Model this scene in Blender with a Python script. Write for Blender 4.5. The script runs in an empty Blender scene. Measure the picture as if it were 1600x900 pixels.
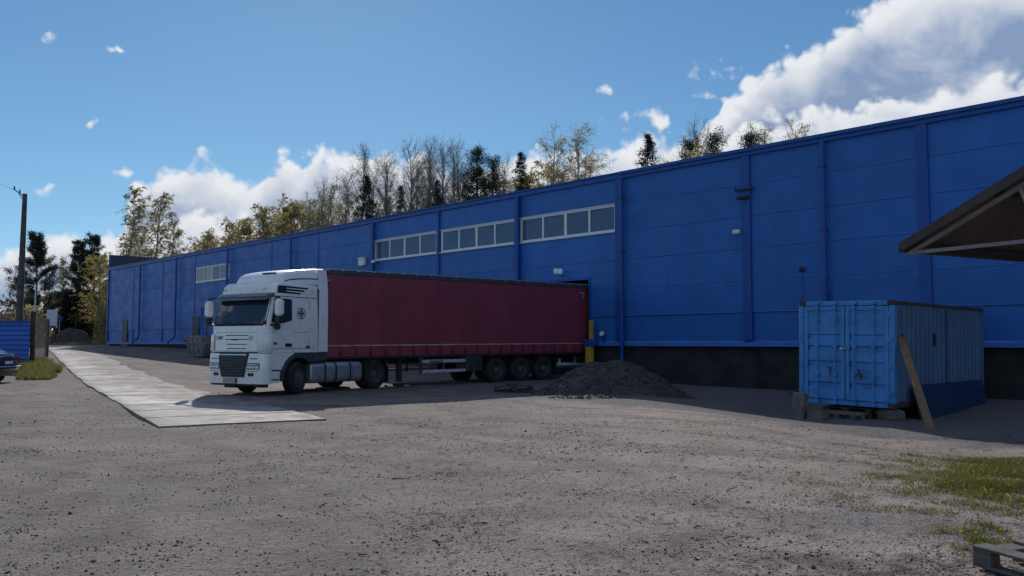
import bpy, bmesh, math, random
from mathutils import Vector, Matrix, noise as mnoise

SKY_STRENGTH = 0.12
SKY_TINT = (0.55, 0.78, 0.90)
CLOUD_LIGHT = (6.7, 6.9, 7.2)
CLOUD_DARK = (1.95, 2.75, 4.3)
# ------------------------------------------------------------------ camera, sky, sun, exposure
S = bpy.context.scene
COL = S.collection
F = 1330.0                                   # focal length in photo pixels (1600 wide)
PITCH = math.atan(85 / F)
CAMH = 1.6
cam_d = bpy.data.cameras.new('camera')
cam = bpy.data.objects.new('camera', cam_d)
COL.objects.link(cam)
cam.location = (0, 0, CAMH)
cam.rotation_euler = (math.pi / 2 + PITCH, 0, 0)
cam_d.sensor_width = 36
cam_d.lens = 36 * F / 1600
cam_d.clip_start = 0.1
cam_d.clip_end = 4000
S.camera = cam
S.view_settings.view_transform = 'Standard'
S.view_settings.look = 'None'
S.view_settings.gamma = 1
S.view_settings.exposure = 0.0
S.view_settings.use_curve_mapping = False

SUN_EL = math.radians(27.4)
SUN_AZ = math.radians(-12.4)                 # from +Y, positive to the right
SUN_DIR = Vector((math.sin(SUN_AZ) * math.cos(SUN_EL), math.cos(SUN_AZ) * math.cos(SUN_EL), math.sin(SUN_EL)))
sd = bpy.data.lights.new('sun', 'SUN')
sd.energy = 4.0
sd.angle = math.radians(0.5)
sd.color = (1.0, 0.93, 0.84)
so = bpy.data.objects.new('sun', sd)
COL.objects.link(so)
so.location = SUN_DIR * 200
so.rotation_euler = SUN_DIR.to_track_quat('Z', 'Y').to_euler()


def ray(px, py):
    """photo pixel -> direction with Y (depth) = 1"""
    u = px - 800
    v = 450 - py
    y = F * math.cos(PITCH) - v * math.sin(PITCH)
    z = F * math.sin(PITCH) + v * math.cos(PITCH)
    return Vector((u / y, 1, z / y))


def at(px, py, depth):
    d = ray(px, py) * depth
    return Vector((d.x, d.y, d.z + CAMH))


# ---- world: Nishita sky with cumulus clouds
W = bpy.data.worlds.new('World')
S.world = W
W.use_nodes = True
wt = W.node_tree
wt.nodes.clear()


class NT:
    """small helper to write node graphs"""
    def __init__(self, tree):
        self.t = tree

    def n(self, kind, **kw):
        nd = self.t.nodes.new(kind)
        for k, v in kw.items():
            setattr(nd, k, v)
        return nd

    def put(self, sock, v):
        if hasattr(v, 'is_output') or isinstance(v, bpy.types.NodeSocket):
            self.t.links.new(v, sock)
        elif isinstance(v, (tuple, list)) and len(v) == 3 and sock.type == 'RGBA':
            sock.default_value = (*v, 1)
        else:
            sock.default_value = v

    def m(self, op, a, b=None, c=None, clamp=False):
        nd = self.n('ShaderNodeMath', operation=op)
        nd.use_clamp = clamp
        self.put(nd.inputs[0], a)
        if b is not None:
            self.put(nd.inputs[1], b)
        if c is not None:
            self.put(nd.inputs[2], c)
        return nd.outputs[0]

    def v(self, op, a, b=None, s=None):
        nd = self.n('ShaderNodeVectorMath', operation=op)
        self.put(nd.inputs[0], a)
        if b is not None:
            self.put(nd.inputs[1], b)
        if s is not None:
            self.put(nd.inputs['Scale'], s)
        return nd.outputs['Value'] if op in ('LENGTH', 'DOT_PRODUCT', 'DISTANCE') else nd.outputs[0]

    def noise(self, vec, scale, detail=4, rough=0.5, dist=0.0, color=False):
        nd = self.n('ShaderNodeTexNoise')
        self.put(nd.inputs['Vector'], vec)
        nd.inputs['Scale'].default_value = scale
        nd.inputs['Detail'].default_value = detail
        nd.inputs['Roughness'].default_value = rough
        nd.inputs['Distortion'].default_value = dist
        return nd.outputs['Color'] if color else nd.outputs[0]

    def vor(self, vec, scale, detail=0, feature='F1', rand=1.0, out='Distance', rough=0.5):
        nd = self.n('ShaderNodeTexVoronoi', feature=feature)
        self.put(nd.inputs['Vector'], vec)
        nd.inputs['Scale'].default_value = scale
        nd.inputs['Detail'].default_value = detail
        nd.inputs['Roughness'].default_value = rough
        nd.inputs['Randomness'].default_value = rand
        return nd.outputs[out]

    def ss(self, x, a, b, lo=0.0, hi=1.0):
        nd = self.n('ShaderNodeMapRange', interpolation_type='SMOOTHSTEP')
        self.put(nd.inputs['Value'], x)
        self.put(nd.inputs['From Min'], a)
        self.put(nd.inputs['From Max'], b)
        self.put(nd.inputs['To Min'], lo)
        self.put(nd.inputs['To Max'], hi)
        return nd.outputs['Result']

    def mix(self, f, a, b, blend='MIX'):
        nd = self.n('ShaderNodeMix', data_type='RGBA', blend_type=blend)
        self.put(nd.inputs[0], f)
        self.put(nd.inputs[6], a)
        self.put(nd.inputs[7], b)
        return nd.outputs[2]

    def fmix(self, f, a, b):
        nd = self.n('ShaderNodeMix', data_type='FLOAT')
        self.put(nd.inputs[0], f)
        self.put(nd.inputs[2], a)
        self.put(nd.inputs[3], b)
        return nd.outputs[0]


# outline of the cloud bank towards the north: azimuth -> height of its top (as photo pixels, turned into directions)
BANK = [(-400, 420), (-100, 400), (0, 390), (40, 372), (100, 356), (150, 362), (195, 372), (207, 300), (225, 264), (250, 272), (275, 260), (305, 248), (335, 262),
        (360, 270), (395, 285), (415, 266), (440, 250), (470, 250), (500, 236), (530, 238), (600, 236), (660, 236), (720, 254),
        (780, 248), (850, 244), (900, 232), (950, 222), (1000, 224), (1050, 217), (1090, 218), (1112, 200), (1122, 165), (1140, 140),
        (1165, 122), (1190, 98), (1225, 88), (1265, 86), (1280, 62), (1310, 44), (1340, 24), (1370, 20), (1400, 2), (1440, -12),
        (1600, -40), (1800, 20), (2000, 200)]
# small puffs: (px, py, half width px, half height px)
PUFFS = [(1136, 98, 62, 30), (1092, 121, 30, 12), (1105, 152, 75, 16), (1028, 188, 30, 20), (1052, 190, 18, 11), (955, 194, 44, 15), (978, 204, 20, 12),
         (952, 146, 18, 11), (76, 66, 26, 15), (80, 288, 36, 12), (202, 267, 22, 11), (135, 193, 14, 8), (188, 78, 26, 5), (305, 141, 9, 5)]
# nearer, lower layer of the same bank
BANK2 = [(-400, 520), (0, 470), (200, 430), (245, 348), (290, 333), (340, 331), (390, 339), (440, 346), (480, 330), (540, 318), (600, 300), (660, 302),
         (720, 335), (800, 322), (900, 300), (1000, 272), (1080, 245), (1115, 258), (1170, 190), (1220, 172), (1280, 158), (1330, 172), (1400, 146),
         (1460, 158), (1520, 124), (1600, 112), (1800, 140), (2000, 300)]
UMAX = 0.95


def cloud_group():
    g = bpy.data.node_groups.new('cloud_density', 'ShaderNodeTree')
    g.interface.new_socket('Vector', in_out='INPUT', socket_type='NodeSocketVector')
    g.interface.new_socket('Density', in_out='OUTPUT', socket_type='NodeSocketFloat')
    g.interface.new_socket('Depth', in_out='OUTPUT', socket_type='NodeSocketFloat')
    g.interface.new_socket('Depth2', in_out='OUTPUT', socket_type='NodeSocketFloat')
    gi = g.nodes.new('NodeGroupInput')
    go = g.nodes.new('NodeGroupOutput')
    T = NT(g)
    vec = gi.outputs[0]
    w1 = T.v('SUBTRACT', T.noise(vec, 11, 3, 0.55, color=True), (0.5, 0.5, 0.5))
    warp = T.v('ADD', vec, T.v('SCALE', w1, s=0.045))
    sep = T.n('ShaderNodeSeparateXYZ')
    T.put(sep.inputs[0], warp)
    yy = T.m('MAXIMUM', sep.outputs['Y'], 0.2)
    gu = T.m('DIVIDE', sep.outputs['X'], yy)
    gv = T.m('DIVIDE', sep.outputs['Z'], yy)
    def profile(tab):
        cu = T.n('ShaderNodeFloatCurve')
        cm = cu.mapping
        cv = cm.curves[0]
        pts = [((ray(px, py).x + UMAX) / (2 * UMAX), ray(px, py).z) for px, py in tab]
        while len(cv.points) < len(pts):
            cv.points.new(0.5, 0.5)
        for p, (a, b) in zip(cv.points, pts):
            p.location = (min(max(a, 0), 1), b)
            p.handle_type = 'VECTOR'
        cm.update()
        T.put(cu.inputs['Value'], T.m('DIVIDE', T.m('ADD', gu, UMAX), 2 * UMAX, clamp=True))
        return T.m('ADD', T.m('MULTIPLY', T.m('SUBTRACT', cu.outputs[0], gv), 1330 / 75), 0.42)

    bank = profile(BANK)
    bank2 = profile(BANK2)
    best = T.m('MINIMUM', bank, 1.3)
    cmb = T.n('ShaderNodeCombineXYZ')
    T.put(cmb.inputs[0], gu)
    T.put(cmb.inputs[1], gv)
    for (px, py, rx, ry) in PUFFS:
        d = ray(px, py)
        e = T.v('MULTIPLY', T.v('SUBTRACT', cmb.outputs[0], (d.x, d.z, 0)), (F / rx / 1.65, F / ry / 1.65, 1))
        best = T.m('MAXIMUM', best, T.m('MULTIPLY', T.m('SUBTRACT', 1.0, T.v('LENGTH', e)), 0.52))
    # scattered clouds for every other direction, made plentiful to brighten shaded sides
    s0 = T.n('ShaderNodeSeparateXYZ')
    T.put(s0.inputs[0], vec)
    front = T.ss(s0.outputs['Y'], 0.60, 0.74)
    gen = T.m('MULTIPLY', T.m('SUBTRACT', T.noise(vec, 3.2, 2, 0.5), 0.47), 6.0)
    cov = T.m('MAXIMUM', T.fmix(front, gen, best), -1.0)
    fb = T.m('SUBTRACT', T.noise(vec, 24, 7, 0.6), 0.5)
    pf = T.m('SUBTRACT', 0.40, T.vor(warp, 26, 2, rough=0.6))
    den = T.m('ADD', cov, T.m('ADD', T.m('MULTIPLY', fb, 0.9), T.m('MULTIPLY', pf, 0.55)))
    g.links.new(den, go.inputs[0])
    g.links.new(T.m('MAXIMUM', T.m('MULTIPLY', front, bank), cov), go.inputs[1])
    g.links.new(T.m('ADD', T.m('MULTIPLY', T.m('ADD', bank2, 4.0), front), T.m('ADD', T.m('SUBTRACT', den, cov), -4.0)), go.inputs[2])
    return g


T = NT(wt)
tc = T.n('ShaderNodeTexCoord')
vdir = T.v('NORMALIZE', tc.outputs['Generated'])
sky = T.n('ShaderNodeTexSky', sky_type='NISHITA')
sky.sun_disc = False
sky.sun_elevation = SUN_EL
sky.sun_rotation = SUN_AZ
sky.altitude = 150
sky.air_density = 0.6
sky.dust_density = 0.04
sky.ozone_density = 3.0
cg = cloud_group()


def dens(vec):
    nd = T.n('ShaderNodeGroup')
    nd.node_tree = cg
    T.put(nd.inputs[0], vec)
    return nd.outputs[0], nd.outputs[1], nd.outputs[2]


d0, deep, deep2 = dens(vdir)
up = T.v('SUBTRACT', tuple(SUN_DIR), vdir)
d1, _, _ = dens(T.v('NORMALIZE', T.v('ADD', vdir, T.v('SCALE', T.v('NORMALIZE', up), s=0.022))))
alpha = T.ss(d0, 0.03, 0.36)
# sunward rims and billow tops bright, thick bodies grey-blue
flat = T.v('MULTIPLY', vdir, (1, 1, 1.9))
big = T.noise(flat, 7.5, 6, 0.55, 0.8)
patch = T.m('MULTIPLY', T.m('SUBTRACT', big, 0.5), 2.2)
body1 = T.m('ADD', T.ss(deep, 0.40, 1.6, 1.0, 0.10), T.m('MULTIPLY', patch, T.ss(deep, 0.5, 1.5)))
body2 = T.m('ADD', T.ss(deep2, 0.1, 1.5, 1.0, 0.18), T.m('MULTIPLY', patch, T.ss(deep2, 0.3, 1.4)))
body2 = T.m('ADD', body2, T.m('MULTIPLY', T.ss(deep2, 1.6, 3.2), 0.30))
body = T.fmix(T.ss(deep2, 0.0, 0.35), body1, body2)
slope = T.m('MULTIPLY', T.m('SUBTRACT', d0, d1), 0.34)
lit = T.m('ADD', body, slope, clamp=True)
# unseen clouds away from the sun, brightened as extra fill for the shade
sepc = T.n('ShaderNodeSeparateXYZ')
T.put(sepc.inputs[0], vdir)
lit = T.m('MAXIMUM', lit, T.ss(sepc.outputs['Y'], 0.55, 0.0, 0.0, 0.52))
ccol = T.mix(lit, CLOUD_DARK, CLOUD_LIGHT)
sepw = T.n('ShaderNodeSeparateXYZ')
T.put(sepw.inputs[0], vdir)
skyc = T.mix(1.0, sky.outputs[0], SKY_TINT, 'MULTIPLY')
# a camera-like shoulder: bright sky near the horizon is held back
sk = T.n('ShaderNodeVectorMath', operation='DIVIDE')
T.put(sk.inputs[0], T.v('SCALE', skyc, s=1.45))
T.put(sk.inputs[1], T.v('ADD', T.v('SCALE', skyc, s=0.09), (1, 1, 1)))
skyc = sk.outputs[0]
W.cycles.sampling_method = 'MANUAL'
W.cycles.sample_map_resolution = 256
final = T.mix(alpha, skyc, ccol)
bg = T.n('ShaderNodeBackground')
T.put(bg.inputs['Color'], final)
bg.inputs['Strength'].default_value = SKY_STRENGTH
wo = T.n('ShaderNodeOutputWorld')
wt.links.new(bg.outputs[0], wo.inputs[0])


# ------------------------------------------------------------------ helpers
def sstep(x, a, b):
    t = min(1.0, max(0.0, (x - a) / (b - a)))
    return t * t * (3 - 2 * t)


def tag(o, label=None, cat=None, group=None, kind=None):
    if label:
        o['label'] = label
    if cat:
        o['category'] = cat
    if group:
        o['group'] = group
    if kind:
        o['kind'] = kind
    return o


def empty(name, loc=(0, 0, 0), rz=0.0, label=None, cat=None, group=None):
    o = bpy.data.objects.new(name, None)
    COL.objects.link(o)
    o.location = loc
    o.rotation_euler = (0, 0, rz)
    o.empty_display_size = 0.3
    return tag(o, label, cat, group)


def mesh_obj(name, V, Fc, mat, parent=None, smooth=False):
    me = bpy.data.meshes.new(name)
    me.from_pydata([tuple(v) for v in V], [], Fc)
    me.update()
    if smooth:
        me.polygons.foreach_set('use_smooth', [True] * len(me.polygons))
        if smooth != 'all':
            try:
                me.set_sharp_from_angle(angle=math.radians(smooth if isinstance(smooth, (int, float)) and smooth is not True else 40))
            except Exception:
                pass
    o = bpy.data.objects.new(name, me)
    COL.objects.link(o)
    if mat:
        me.materials.append(mat)
    if parent:
        o.parent = parent
    return o


class MB:
    """collects simple solids and links them as one mesh object"""
    def __init__(self):
        self.V = []
        self.F = []

    def add(self, vs, fs):
        b = len(self.V)
        self.V.extend(Vector(v) for v in vs)
        self.F.extend([tuple(i + b for i in f) for f in fs])
        return self

    def box(self, x0, x1, y0, y1, z0, z1, M=None, bev=0.0):
        if bev > 0:
            bm = bmesh.new()
            vs = [bm.verts.new(p) for p in [(x0, y0, z0), (x1, y0, z0), (x1, y1, z0), (x0, y1, z0), (x0, y0, z1), (x1, y0, z1), (x1, y1, z1), (x0, y1, z1)]]
            for f in [(3, 2, 1, 0), (4, 5, 6, 7), (0, 1, 5, 4), (1, 2, 6, 5), (2, 3, 7, 6), (3, 0, 4, 7)]:
                bm.faces.new([vs[i] for i in f])
            bmesh.ops.bevel(bm, geom=bm.edges[:], offset=bev, segments=1 if bev < 0.03 else 2, affect='EDGES')
            bm.verts.index_update()
            P = [v.co.copy() for v in bm.verts]
            fs = [tuple(v.index for v in f.verts) for f in bm.faces]
            bm.free()
        else:
            P = [Vector(p) for p in [(x0, y0, z0), (x1, y0, z0), (x1, y1, z0), (x0, y1, z0), (x0, y0, z1), (x1, y0, z1), (x1, y1, z1), (x0, y1, z1)]]
            fs = [(3, 2, 1, 0), (4, 5, 6, 7), (0, 1, 5, 4), (1, 2, 6, 5), (2, 3, 7, 6), (3, 0, 4, 7)]
        if M:
            P = [M @ p for p in P]
        return self.add(P, fs)

    def bar(self, a, b, w, h=None, up=(0, 0, 1)):
        """box section bar from a to b"""
        a, b = Vector(a), Vector(b)
        h = w if h is None else h
        t = (b - a).normalized()
        upv = Vector(up)
        if abs(t.dot(upv)) > 0.98:
            upv = Vector((0, 1, 0))
        s = t.cross(upv).normalized()
        n = s.cross(t)
        P = []
        for c in (a, b):
            for i, j in ((-1, -1), (1, -1), (1, 1), (-1, 1)):
                P.append(c + s * (i * w / 2) + n * (j * h / 2))
        return self.add(P, [(3, 2, 1, 0), (4, 5, 6, 7), (0, 1, 5, 4), (1, 2, 6, 5), (2, 3, 7, 6), (3, 0, 4, 7)])

    def tube(self, pts, rad, n=8, cap=True):
        pts = [Vector(p) for p in pts]
        if not isinstance(rad, (list, tuple)):
            rad = [rad] * len(pts)
        b = len(self.V)
        ref = None
        for i, p in enumerate(pts):
            t = (pts[min(i + 1, len(pts) - 1)] - pts[max(i - 1, 0)]).normalized()
            if ref is None:
                ref = Vector((0, 0, 1)) if abs(t.z) < 0.9 else Vector((1, 0, 0))
            s = t.cross(ref)
            if s.length < 1e-4:
                s = t.cross(Vector((0, 1, 0.3)))
            s.normalize()
            q = s.cross(t).normalized()
            ref = q
            for k in range(n):
                a = 2 * math.pi * k / n
                self.V.append(p + s * math.cos(a) * rad[i] + q * math.sin(a) * rad[i])
        for i in range(len(pts) - 1):
            for k in range(n):
                k2 = (k + 1) % n
                self.F.append((b + i * n + k, b + i * n + k2, b + (i + 1) * n + k2, b + (i + 1) * n + k))
        if cap:
            self.F.append(tuple(b + k for k in range(n - 1, -1, -1)))
            e = b + (len(pts) - 1) * n
            self.F.append(tuple(e + k for k in range(n)))
        return self

    def lathe(self, prof, n=32, M=None, closed=False):
        """prof: list of (radius, t); axis along local Y"""
        b = len(self.V)
        for r, t in prof:
            for k in range(n):
                a = 2 * math.pi * k / n
                p = Vector((math.cos(a) * r, t, math.sin(a) * r))
                self.V.append(M @ p if M else p)
        m = len(prof)
        for i in range(m if closed else m - 1):
            i2 = (i + 1) % m
            for k in range(n):
                k2 = (k + 1) % n
                self.F.append((b + i * n + k, b + i * n + k2, b + i2 * n + k2, b + i2 * n + k))
        return self

    def prism(self, poly, y0, y1, M=None):
        """poly in (x, z), extruded along y"""
        n = len(poly)
        P = [Vector((x, y0, z)) for x, z in poly] + [Vector((x, y1, z)) for x, z in poly]
        if M:
            P = [M @ p for p in P]
        fs = [tuple(range(n)), tuple(range(2 * n - 1, n - 1, -1))]
        fs += [(i, i + n, (i + 1) % n + n, (i + 1) % n) for i in range(n)]
        return self.add(P, fs)

    def grid(self, rows, flip=False):
        b = len(self.V)
        m = len(rows[0])
        for r in rows:
            self.V.extend(Vector(p) for p in r)
        for i in range(len(rows) - 1):
            for k in range(m - 1):
                f = (b + i * m + k, b + i * m + k + 1, b + (i + 1) * m + k + 1, b + (i + 1) * m + k)
                self.F.append(f[::-1] if flip else f)
        return self

    def build(self, name, mat, parent=None, smooth=False):
        return mesh_obj(name, self.V, self.F, mat, parent, smooth)


def copy_tree(o, parent=None):
    c = o.copy()
    COL.objects.link(c)
    if parent:
        c.parent = parent
    for ch in list(o.children):
        copy_tree(ch, c)
    return c


def text_obj(name, body, size, mat, parent, M, depth=0.004):
    cu = bpy.data.curves.new('lettering_curve', 'FONT')
    cu.body = body
    cu.size = size
    cu.extrude = depth
    cu.align_x = 'CENTER'
    cu.align_y = 'CENTER'
    tmp = bpy.data.objects.new('lettering_tmp', cu)
    COL.objects.link(tmp)
    dg = bpy.context.evaluated_depsgraph_get()
    me = bpy.data.meshes.new_from_object(tmp.evaluated_get(dg))
    bpy.data.objects.remove(tmp)
    me.transform(M)
    me.materials.clear()
    me.materials.append(mat)
    o = bpy.data.objects.new(name, me)
    COL.objects.link(o)
    o.parent = parent
    return o


# ------------------------------------------------------------------ materials
MATS = {}


def mat(name, col, rough=0.6, metal=0.0, var=0.25, vscale=3.0, bump=0.0, bscale=40.0, dirt=None, dirt_amt=0.4, dscale=1.5,
        island=0.0, coat=0.0, spec=0.5, streak=0.0, streak_col=(0.1, 0.08, 0.06)):
    """procedural material: base colour with noise, optional dirt blotches, vertical streaks, bump, per-piece variation"""
    if name in MATS:
        return MATS[name]
    m = bpy.data.materials.new(name)
    MATS[name] = m
    m.use_nodes = True
    t = m.node_tree
    T = NT(t)
    b = t.nodes['Principled BSDF']
    tc = T.n('ShaderNodeTexCoord')
    P = tc.outputs['Object']
    n1 = T.noise(P, vscale, 5, 0.6)
    c = T.mix(T.ss(n1, 0.3, 0.7), tuple(x * (1 - var) for x in col), tuple(min(1, x * (1 + var)) for x in col))
    if island:
        geo = T.n('ShaderNodeNewGeometry')
        oi = T.n('ShaderNodeObjectInfo')
        rnd = T.m('FRACT', T.m('ADD', geo.outputs['Random Per Island'], oi.outputs['Random']))
        f = T.ss(rnd, 0, 1, 1 - island, 1 + island)
        vv = T.n('ShaderNodeVectorMath', operation='SCALE')
        T.put(vv.inputs[0], c)
        T.put(vv.inputs['Scale'], f)
        c = vv.outputs[0]
    if dirt:
        n2 = T.noise(P, dscale, 6, 0.65, 0.4)
        c = T.mix(T.m('MULTIPLY', T.ss(n2, 0.5, 0.72), dirt_amt), c, dirt)
    if streak:
        mp = T.n('ShaderNodeMapping')
        mp.inputs['Scale'].default_value = (7, 7, 0.35)
        T.put(mp.inputs[0], P)
        n3 = T.noise(mp.outputs[0], 2.2, 4, 0.6)
        c = T.mix(T.m('MULTIPLY', T.ss(n3, 0.52, 0.75), streak), c, streak_col)
    T.put(b.inputs['Base Color'], c)
    rn = T.noise(P, vscale * 2.3, 3)
    T.put(b.inputs['Roughness'], T.ss(rn, 0.2, 0.8, max(0.03, rough - 0.1), min(1, rough + 0.1)))
    b.inputs['Metallic'].default_value = metal
    b.inputs['Specular IOR Level'].default_value = spec
    if coat:
        b.inputs['Coat Weight'].default_value = coat
        b.inputs['Coat Roughness'].default_value = 0.08
    if bump:
        bn = T.n('ShaderNodeBump')
        bn.inputs['Strength'].default_value = bump
        bn.inputs['Distance'].default_value = 0.02
        T.put(bn.inputs['Height'], T.noise(P, bscale, 4, 0.6))
        t.links.new(bn.outputs[0], b.inputs['Normal'])
    return m


def leaf_mat(name, c1, c2, trans=0.45):
    m = bpy.data.materials.new(name)
    MATS[name] = m
    m.use_nodes = True
    t = m.node_tree
    T = NT(t)
    t.nodes.remove(t.nodes['Principled BSDF'])
    geo = T.n('ShaderNodeNewGeometry')
    tc = T.n('ShaderNodeTexCoord')
    n1 = T.noise(tc.outputs['Object'], 0.7, 3)
    f = T.m('ADD', T.m('MULTIPLY', geo.outputs['Random Per Island'], 0.6), T.m('MULTIPLY', T.ss(n1, 0.35, 0.65), 0.4))
    c = T.mix(f, c1, c2)
    d = T.n('ShaderNodeBsdfDiffuse')
    tr = T.n('ShaderNodeBsdfTranslucent')
    T.put(d.inputs[0], c)
    T.put(tr.inputs[0], c)
    mx = T.n('ShaderNodeMixShader')
    mx.inputs[0].default_value = trans
    t.links.new(d.outputs[0], mx.inputs[1])
    t.links.new(tr.outputs[0], mx.inputs[2])
    t.links.new(mx.outputs[0], t.nodes['Material Output'].inputs[0])
    return m


def glass_mat(name, tint=(0.02, 0.03, 0.04), rough=0.03):
    m = bpy.data.materials.new(name)
    MATS[name] = m
    m.use_nodes = True
    T = NT(m.node_tree)
    b = m.node_tree.nodes['Principled BSDF']
    tc = T.n('ShaderNodeTexCoord')
    n = T.noise(tc.outputs['Object'], 2.0, 3)
    T.put(b.inputs['Base Color'], T.mix(n, tuple(x * 0.7 for x in tint), tuple(x * 1.3 for x in tint)))
    T.put(b.inputs['Roughness'], T.ss(n, 0.3, 0.7, rough, rough + 0.05))
    b.inputs['Specular IOR Level'].default_value = 0.6
    return m


M_BLUE = mat('blue wall paint', (0.015, 0.130, 0.455), 0.5, var=0.10, vscale=0.5, dirt=(0.016, 0.092, 0.290), dirt_amt=0.75, dscale=0.5, island=0.05,
             streak=0.45, streak_col=(0.020, 0.085, 0.27), bump=0.14, bscale=10)
M_SEAML = mat('pale seam edge', (0.055, 0.185, 0.50), 0.6, var=0.1, dirt=(0.022, 0.120, 0.38), dirt_amt=1.0, dscale=1.3)
M_BLUED = mat('dark blue trim paint', (0.005, 0.072, 0.320), 0.45, var=0.12, vscale=2)
M_BLUEL = mat('light blue flashing paint', (0.05, 0.16, 0.50), 0.5, var=0.12, vscale=2)
M_NAVY = mat('slate blue sheet', (0.03, 0.045, 0.09), 0.6, var=0.2, vscale=1)
M_PLINTH = mat('black bitumen plinth', (0.020, 0.021, 0.024), 0.85, var=0.4, vscale=1.2, dirt=(0.05, 0.05, 0.05), dirt_amt=0.5, bump=0.4, bscale=20)
M_ROOF = mat('grey roof membrane', (0.12, 0.13, 0.15), 0.8)
M_PVC = mat('white window profile', (0.72, 0.73, 0.74), 0.4, var=0.05)
M_PANE = glass_mat('window glass', (0.065, 0.110, 0.195), 0.06)
M_GREYDOOR = mat('dark grey door paint', (0.022, 0.025, 0.034), 0.5)
M_WHITE = mat('white truck paint', (0.80, 0.81, 0.82), 0.28, var=0.05, vscale=2, dirt=(0.60, 0.585, 0.57), dirt_amt=0.3, dscale=2.2, coat=0.5)
M_SEAM = mat('black seam rubber', (0.012, 0.012, 0.014), 0.7)
M_BLACKP = mat('black plastic', (0.018, 0.019, 0.022), 0.55, var=0.3, dirt=(0.07, 0.065, 0.06), dirt_amt=0.35)
M_GREYP = mat('dark grey plastic', (0.045, 0.055, 0.072), 0.55, var=0.2)
M_CABGLASS = glass_mat('dark cab glass', (0.024, 0.036, 0.058), 0.02)
M_VISOR = mat('smoked visor acrylic', (0.018, 0.028, 0.046), 0.3, var=0.15, coat=0.4)
M_LAMP = mat('headlamp glass', (0.55, 0.58, 0.62), 0.12, var=0.4, vscale=14, coat=1.0)
M_CHROME = mat('worn chrome', (0.6, 0.62, 0.64), 0.25, metal=1.0)
M_ALU = mat('brushed aluminium', (0.48, 0.50, 0.53), 0.42, metal=0.75, var=0.15, dirt=(0.2, 0.19, 0.18), dirt_amt=0.5)
M_RUBBER = mat('tyre rubber', (0.018, 0.018, 0.019), 0.85, var=0.35, vscale=6, dirt=(0.10, 0.09, 0.08), dirt_amt=0.35)
M_RIM = mat('dusty wheel rim', (0.10, 0.104, 0.112), 0.6, metal=0.2, var=0.25, dirt=(0.04, 0.037, 0.035), dirt_amt=0.8)
M_PRAIL = mat('pale anodised rail', (0.46, 0.47, 0.50), 0.5, metal=0.1, var=0.1, dirt=(0.25, 0.24, 0.24), dirt_amt=0.4)
M_CHASSIS = mat('dark chassis paint', (0.022, 0.022, 0.025), 0.7, dirt=(0.08, 0.07, 0.06), dirt_amt=0.4)
M_CURTAIN = mat('dark red curtain tarpaulin', (0.235, 0.040, 0.062), 0.48, var=0.12, vscale=0.8, dirt=(0.11, 0.02, 0.03), dirt_amt=0.5, dscale=0.7,
                streak=0.25, streak_col=(0.10, 0.018, 0.028), bump=0.08, bscale=3)
M_CURTAIND = mat('faded red skirt tarpaulin', (0.13, 0.014, 0.024), 0.6, var=0.2, vscale=2, dirt=(0.06, 0.03, 0.03), dirt_amt=0.6)
M_STRIPE = mat('pale reflective hem', (0.42, 0.36, 0.36), 0.5, dirt=(0.2, 0.12, 0.12), dirt_amt=0.6, dscale=5)
M_RAIL = mat('grey aluminium roof rail', (0.42, 0.43, 0.46), 0.45, metal=0.5)
M_ROOFT = mat('translucent white roof tarpaulin', (0.62, 0.62, 0.63), 0.6)
M_RED = mat('red print', (0.30, 0.05, 0.06), 0.5)
M_PLATE = mat('white number plate', (0.7, 0.7, 0.68), 0.4)
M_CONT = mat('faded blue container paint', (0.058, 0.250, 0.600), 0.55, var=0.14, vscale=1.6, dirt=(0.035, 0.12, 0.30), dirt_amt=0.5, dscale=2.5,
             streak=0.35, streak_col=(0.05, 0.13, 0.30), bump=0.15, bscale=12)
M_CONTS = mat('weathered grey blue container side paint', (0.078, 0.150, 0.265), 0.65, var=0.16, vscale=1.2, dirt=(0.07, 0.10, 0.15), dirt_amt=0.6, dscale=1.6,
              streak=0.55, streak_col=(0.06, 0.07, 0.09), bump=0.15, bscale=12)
M_RUST = mat('dark rusty steel', (0.055, 0.040, 0.038), 0.8, var=0.4, vscale=5, dirt=(0.12, 0.05, 0.03), dirt_amt=0.5, bump=0.3, bscale=30)
M_WOOD = mat('weathered timber', (0.21, 0.125, 0.070), 0.8, var=0.25, vscale=5, island=0.2, streak=0.4, streak_col=(0.08, 0.06, 0.045), bump=0.3, bscale=30)
M_WOODG = mat('grey pallet timber', (0.13, 0.115, 0.11), 0.85, var=0.3, vscale=6, island=0.25, bump=0.4, bscale=35)
M_WOODD = mat('dark damp pallet timber', (0.05, 0.047, 0.05), 0.85, var=0.3, vscale=6, island=0.25, bump=0.4, bscale=35)
M_SHEETB = mat('dark blue sheet metal', (0.012, 0.034, 0.105), 0.5, var=0.15)
M_CONC = mat('grey concrete block', (0.13, 0.12, 0.112), 0.9, var=0.25, vscale=4, bump=0.5, bscale=30)
M_YEL = mat('yellow safety paint', (0.52, 0.34, 0.035), 0.6, var=0.15, dirt=(0.2, 0.13, 0.04), dirt_amt=0.5, dscale=4)
M_CAR = mat('black car paint', (0.010, 0.012, 0.018), 0.2, var=0.1, coat=1.0)
M_TAIL = mat('red tail lamp', (0.25, 0.02, 0.02), 0.2, coat=1.0)
M_POLE = mat('dark weathered pole timber', (0.075, 0.068, 0.065), 0.9, var=0.3, vscale=3, bump=0.4)
M_WIRE = mat('black cable', (0.02, 0.02, 0.02), 0.7)
M_WSIGN = mat('white painted board', (0.55, 0.60, 0.66), 0.6, var=0.06)
M_SKIP = mat('worn grey skip paint', (0.21, 0.21, 0.22), 0.7, var=0.2, dirt=(0.09, 0.075, 0.065), dirt_amt=0.7, dscale=2)
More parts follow.
